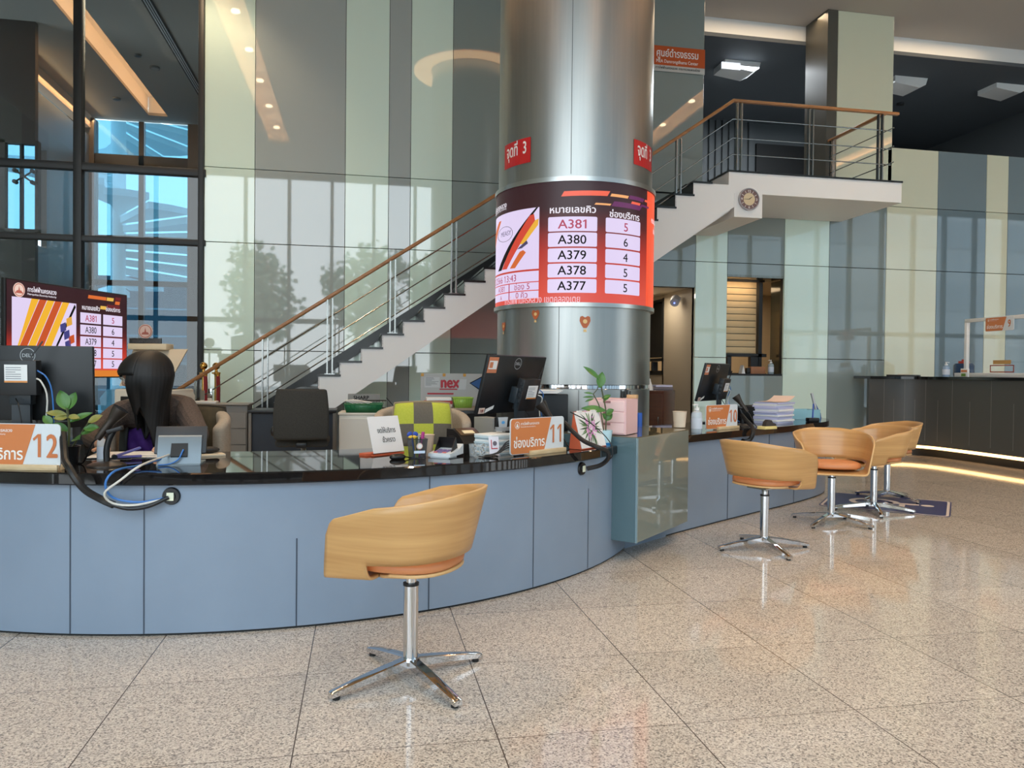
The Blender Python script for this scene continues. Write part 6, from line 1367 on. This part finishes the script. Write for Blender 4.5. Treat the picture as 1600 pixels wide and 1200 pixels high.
# ------------------------------------------------------------------ seated person
SKIN = mat('skin', (206, 160, 134), .5)
PO = Vector((-1.23, 5.12, 0))
pn = thing('person', 'seated person with long dark hair, brown tweed jacket and purple shirt bent over papers', 'person', PO)
def skin(name, joints, edges, m_, parent, root, lv=2):
    me = bpy.data.meshes.new(name); K = list(joints); ix = {k: i for i, k in enumerate(K)}
    me.from_pydata([Vector(joints[k][0])-PO for k in K], [(ix[a], ix[b_]) for a, b_ in edges], []); me.materials.append(m_)
    o = bpy.data.objects.new(name, me); C.objects.link(o); o.parent = parent
    o.modifiers.new('skin', 'SKIN')
    for k in K:
        d = me.skin_vertices[0].data[ix[k]]; r = joints[k][1]; d.radius = r if isinstance(r, tuple) else (r, r); d.use_root = k == root
    s = o.modifiers.new('smooth', 'SUBSURF'); s.levels = lv; s.render_levels = lv
    return o
J = {'pelvis': ((-1.22, 5.20, .52), (.15, .11)), 'waist': ((-1.22, 5.15, .68), (.125, .095)), 'chest': ((-1.23, 5.05, .84), (.12, .09)), 'upper': ((-1.235, 4.99, .94), (.105, .07)), 'neck': ((-1.245, 4.92, 1.01), .052), 'neck2': ((-1.25, 4.84, 1.07), .050),
     'sh_l': ((-1.075, 4.98, .94), .050), 'el_l': ((-.915, 4.70, .80), .042), 'wr_l': ((-1.02, 4.47, .775), .028),
     'sh_r': ((-1.39, 4.95, .93), .050), 'el_r': ((-1.50, 4.69, .80), .042), 'wr_r': ((-1.36, 4.46, .775), .028),
     'hip_l': ((-1.12, 5.10, .50), .085), 'kn_l': ((-1.10, 4.76, .49), .058), 'an_l': ((-1.10, 4.86, .10), .038), 'toe_l': ((-1.10, 4.70, .035), .034),
     'hip_r': ((-1.32, 5.10, .50), .085), 'kn_r': ((-1.34, 4.76, .49), .058), 'an_r': ((-1.34, 4.86, .10), .038), 'toe_r': ((-1.34, 4.70, .035), .034)}
E_ = [('pelvis', 'waist'), ('waist', 'chest'), ('chest', 'upper'), ('upper', 'neck'), ('neck', 'neck2'), ('upper', 'sh_l'), ('sh_l', 'el_l'), ('el_l', 'wr_l'), ('upper', 'sh_r'), ('sh_r', 'el_r'), ('el_r', 'wr_r'), ('pelvis', 'hip_l'), ('hip_l', 'kn_l'), ('kn_l', 'an_l'), ('an_l', 'toe_l'), ('pelvis', 'hip_r'), ('hip_r', 'kn_r'), ('kn_r', 'an_r'), ('an_r', 'toe_r')]
for s, w, sg, dirx in (('l', Vector((-1.02, 4.47, .775)), 1, -.35), ('r', Vector((-1.36, 4.46, .775)), -1, .30)):      # hands with bent fingers resting on the papers
    d = Vector((dirx, -1, 0)).normalized(); q = Vector((-d.y, d.x, 0))*sg
    J['palm_'+s] = (w+d*.045+Vector((0, 0, -.006)), (.030, .014)); E_.append(('wr_'+s, 'palm_'+s))
    for i, (off, ln) in enumerate(((.026, .070), (.009, .080), (-.009, .074), (-.025, .058))):
        a = w+d*.085+q*off+Vector((0, 0, -.006)); b1 = a+d*ln*.5+Vector((0, 0, .006)); c1 = a+d*ln*.9+Vector((0, 0, -.012))
        for nm, p, r in (('a', a, .0095), ('b', b1, .0085), ('c', c1, .007)): J['f%d%s_%s' % (i, nm, s)] = (p, r)
        E_ += [('palm_'+s, 'f%da_%s' % (i, s)), ('f%da_%s' % (i, s), 'f%db_%s' % (i, s)), ('f%db_%s' % (i, s), 'f%dc_%s' % (i, s))]
    J['t1_'+s] = (w+d*.035+q*.035+Vector((0, 0, -.008)), .011); J['t2_'+s] = (w+d*.075+q*.052+Vector((0, 0, -.014)), .009); E_ += [('palm_'+s, 't1_'+s), ('t1_'+s, 't2_'+s)]
skin('body', J, E_, SKIN, pn, 'pelvis')
# head: turned towards the left of the picture and bowed
hd = Matrix.Rotation(math.radians(-66), 3, 'Z') @ Matrix.Rotation(math.radians(24), 3, 'X'); HC = Vector((-1.262, 4.785, 1.165))-PO
def headpt(u, v):
    a = 2*PI*u; th = PI*v; x = math.sin(th)*math.sin(a); y = -math.sin(th)*math.cos(a); z = math.cos(th)
    p = Vector((x*.074, y*.094, z*.116)); f = max(0, -y)          # -y is the face
    if z < -.2: p.x *= 1-.34*min(1, (-z-.2)/.8); p.y *= 1-.10*min(1, (-z-.2)/.8)
    g = lambda cx, cz, sx_, sz: math.exp(-((x-cx)/sx_)**2-((z-cz)/sz)**2)*f
    p.y -= .024*g(0, -.16, .16, .20)+.007*g(0, -.50, .28, .10)+.009*g(0, -.86, .3, .14)-.010*g(.36, .06, .18, .11)-.010*g(-.36, .06, .18, .11)-.003*g(0, .02, .2, .08)
    return hd@p+HC
b = MB(); b.grid(headpt, 44, 32); b.weld(.0005)
for sg in (-1, 1): b.ball(hd@Vector((sg*.076, .008, -.008))+HC, (.010, .020, .032), R=hd)
b.build('head', SKIN, pn, angle=80)
b = MB()
for sg in (-1, 1): b.ball(hd@Vector((sg*.030, -.081, .006))+HC, (.012, .008, .008), R=hd); 
b.build('eyes', mat('eye', (60, 48, 42), .2), pn)
b = MB(); b.ball(hd@Vector((0, -.092, -.062))+HC, (.024, .007, .008), R=hd); b.build('lips', mat('lips', (170, 96, 88), .5), pn)
b = MB()
for sg in (-1, 1): b.tube([hd@Vector((sg*.034+.026*math.cos(a), -.104+.006*abs(math.cos(a)), .004+.020*math.sin(a)))+HC for a in [i*PI/8 for i in range(17)]], .0024, 6, smooth=1); b.tube([hd@Vector((sg*.060, -.098, .008))+HC, hd@Vector((sg*.078, -.03, .010))+HC, hd@Vector((sg*.078, .01, .004))+HC], .002, 6)
b.tube([hd@Vector((-.010, -.106, .008))+HC, hd@Vector((.010, -.106, .008))+HC], .002, 6, smooth=0); b.build('glasses', mat('pale_metal', (214, 208, 196), .25, .6), pn)
# hair: cap over the crown, long curtains down to the chest
HAIR = noisy('black_hair', (8, 6, 6), (17, 12, 10), 26, .55, (6, 6, .25))
HX = Vector((-1.235, 4.80, 0))-PO
fa_ = math.radians(206)            # bearing of the face opening
def hairpt(u, v, k=1.0):
    a = fa_+math.radians(34)+math.radians(292)*u
    cut = .30+.05*math.sin(u*31)+.03*math.sin(u*77+1)           # how far below the ears each lock falls
    front = math.cos(a+PI/2)                                        # 1 towards the camera
    sm = min(1, max(0, (u-.13)/.11)); low = .775+.15*(1-sm*sm*(3-2*sm))+.30*min(1, max(0, (u-.86)/.08)) + .03*math.sin(u*23)+.022*math.sin(u*61+2) + (.05 if front < 0 else 0)
    if v < .42:
        th = PI/2*(v/.42); r = math.sin(th); z = 1.165+.142*math.cos(th)
        rr = (.148 if True else 0)*r
    else:
        t = (v-.42)/.58; z = 1.165-(1.165-low)*t; rr = .148-.012*t+.010*math.sin(t*5+u*6)-.03*t*t
    rr *= k*(1+(.004*math.sin(u*210+v*4)+.010*math.sin(u*37+v*3))*min(1, v*2))
    return (HX.x+rr*math.cos(a)*1.02+.02*(1-min(1, v/.42)), HX.y+rr*math.sin(a)*.92-.02*max(0, v-.42), z)
b = MB(); b.grid(hairpt, 150, 26); b.grid(lambda u, v: hairpt(u, v, .90), 90, 20)
b.grid(lambda u, v: hairpt(-.21+.27*u, v*.44, 1.02), 20, 10)                 # fringe swept over the forehead
o = b.build('hair', HAIR, pn, angle=70); md = o.modifiers.new('t', 'SOLIDIFY'); md.thickness = .006
# clothes
JJ = {'hem': ((-1.22, 5.20, .56), (.175, .135)), 'waist': ((-1.22, 5.155, .70), (.150, .115)), 'chest': ((-1.23, 5.06, .85), (.165, .118)), 'upper': ((-1.235, 5.00, .945), (.150, .095)), 'collar': ((-1.245, 4.95, 1.0), .075),
      'sh_l': ((-1.062, 4.985, .945), .092), 'mid_l': ((-.985, 4.84, .87), .068), 'el_l': ((-.915, 4.70, .803), .060), 'cuff_l': ((-1.0, 4.515, .783), .042), 'sh_r': ((-1.405, 4.955, .935), .092), 'mid_r': ((-1.46, 4.82, .865), .068), 'el_r': ((-1.50, 4.69, .803), .060), 'cuff_r': ((-1.385, 4.51, .783), .042)}
TWEED = noisy('brown_tweed', (66, 56, 50), (98, 82, 74), 150, .9, detail=5)
skin('jacket', JJ, [('hem', 'waist'), ('waist', 'chest'), ('chest', 'upper'), ('upper', 'collar'), ('upper', 'sh_l'), ('sh_l', 'mid_l'), ('mid_l', 'el_l'), ('el_l', 'cuff_l'), ('upper', 'sh_r'), ('sh_r', 'mid_r'), ('mid_r', 'el_r'), ('el_r', 'cuff_r')], TWEED, pn, 'waist')
PURP = noisy('purple_shirt', (84, 44, 132), (98, 54, 150), 30, .7)
b = MB()
def shirt(u, v):
    s = (u-.5)*2; z = .60+.40*v; hw = .118-.02*v+.006*math.sin(v*9); y = 4.985-.055*math.sin(PI*min(1, v*1.15))+.0+.05*s*s-.02*v+(.02 if v < .2 else 0)
    return (-1.295+s*hw-PO.x, y-PO.y+.008*math.sin(s*7+v*11), z)
b.grid(shirt, 16, 16); o = b.build('shirt', PURP, pn, angle=70); md = o.modifiers.new('t', 'SOLIDIFY'); md.thickness = .01
b = MB()
for sg, dx in ((-1, 0), (1, 0)):
    b.grid(lambda u, v, sg=sg: (-1.29+sg*(.100+.05*u-.03*v)-PO.x, 4.972-.055*math.sin(PI*min(1, v*1.15))+.05*u-.02*v-PO.y, .62+.36*v), 5, 12)
o = b.build('lapels', mat('grey_lapel', (66, 66, 64), .8), pn, angle=70); md = o.modifiers.new('t', 'SOLIDIFY'); md.thickness = .012
b = MB(); b.lathe([(.066, 0), (.060, .05)], (-1.247-PO.x, 4.90-PO.y, 1.0), 20); o = b.build('collar', PAPER, pn, label='white collar')
JT = {'waist': ((-1.22, 5.19, .60), (.155, .12)), 'pelvis': ((-1.22, 5.19, .52), (.165, .125)), 'hip_l': ((-1.12, 5.08, .50), .10), 'kn_l': ((-1.10, 4.76, .49), .075), 'cuff_l': ((-1.10, 4.85, .14), .06), 'hip_r': ((-1.32, 5.08, .50), .10), 'kn_r': ((-1.34, 4.76, .49), .075), 'cuff_r': ((-1.34, 4.85, .14), .06)}
skin('trousers', JT, [('waist', 'pelvis'), ('pelvis', 'hip_l'), ('hip_l', 'kn_l'), ('kn_l', 'cuff_l'), ('pelvis', 'hip_r'), ('hip_r', 'kn_r'), ('kn_r', 'cuff_r')], mat('dark_trousers', (30, 30, 34), .8), pn, 'pelvis')
for x in (-1.10, -1.34): b = MB(); b.ball((x-PO.x, 4.74-PO.y, .04), (.046, .115, .038)); b.build('shoe', BLACK, pn)
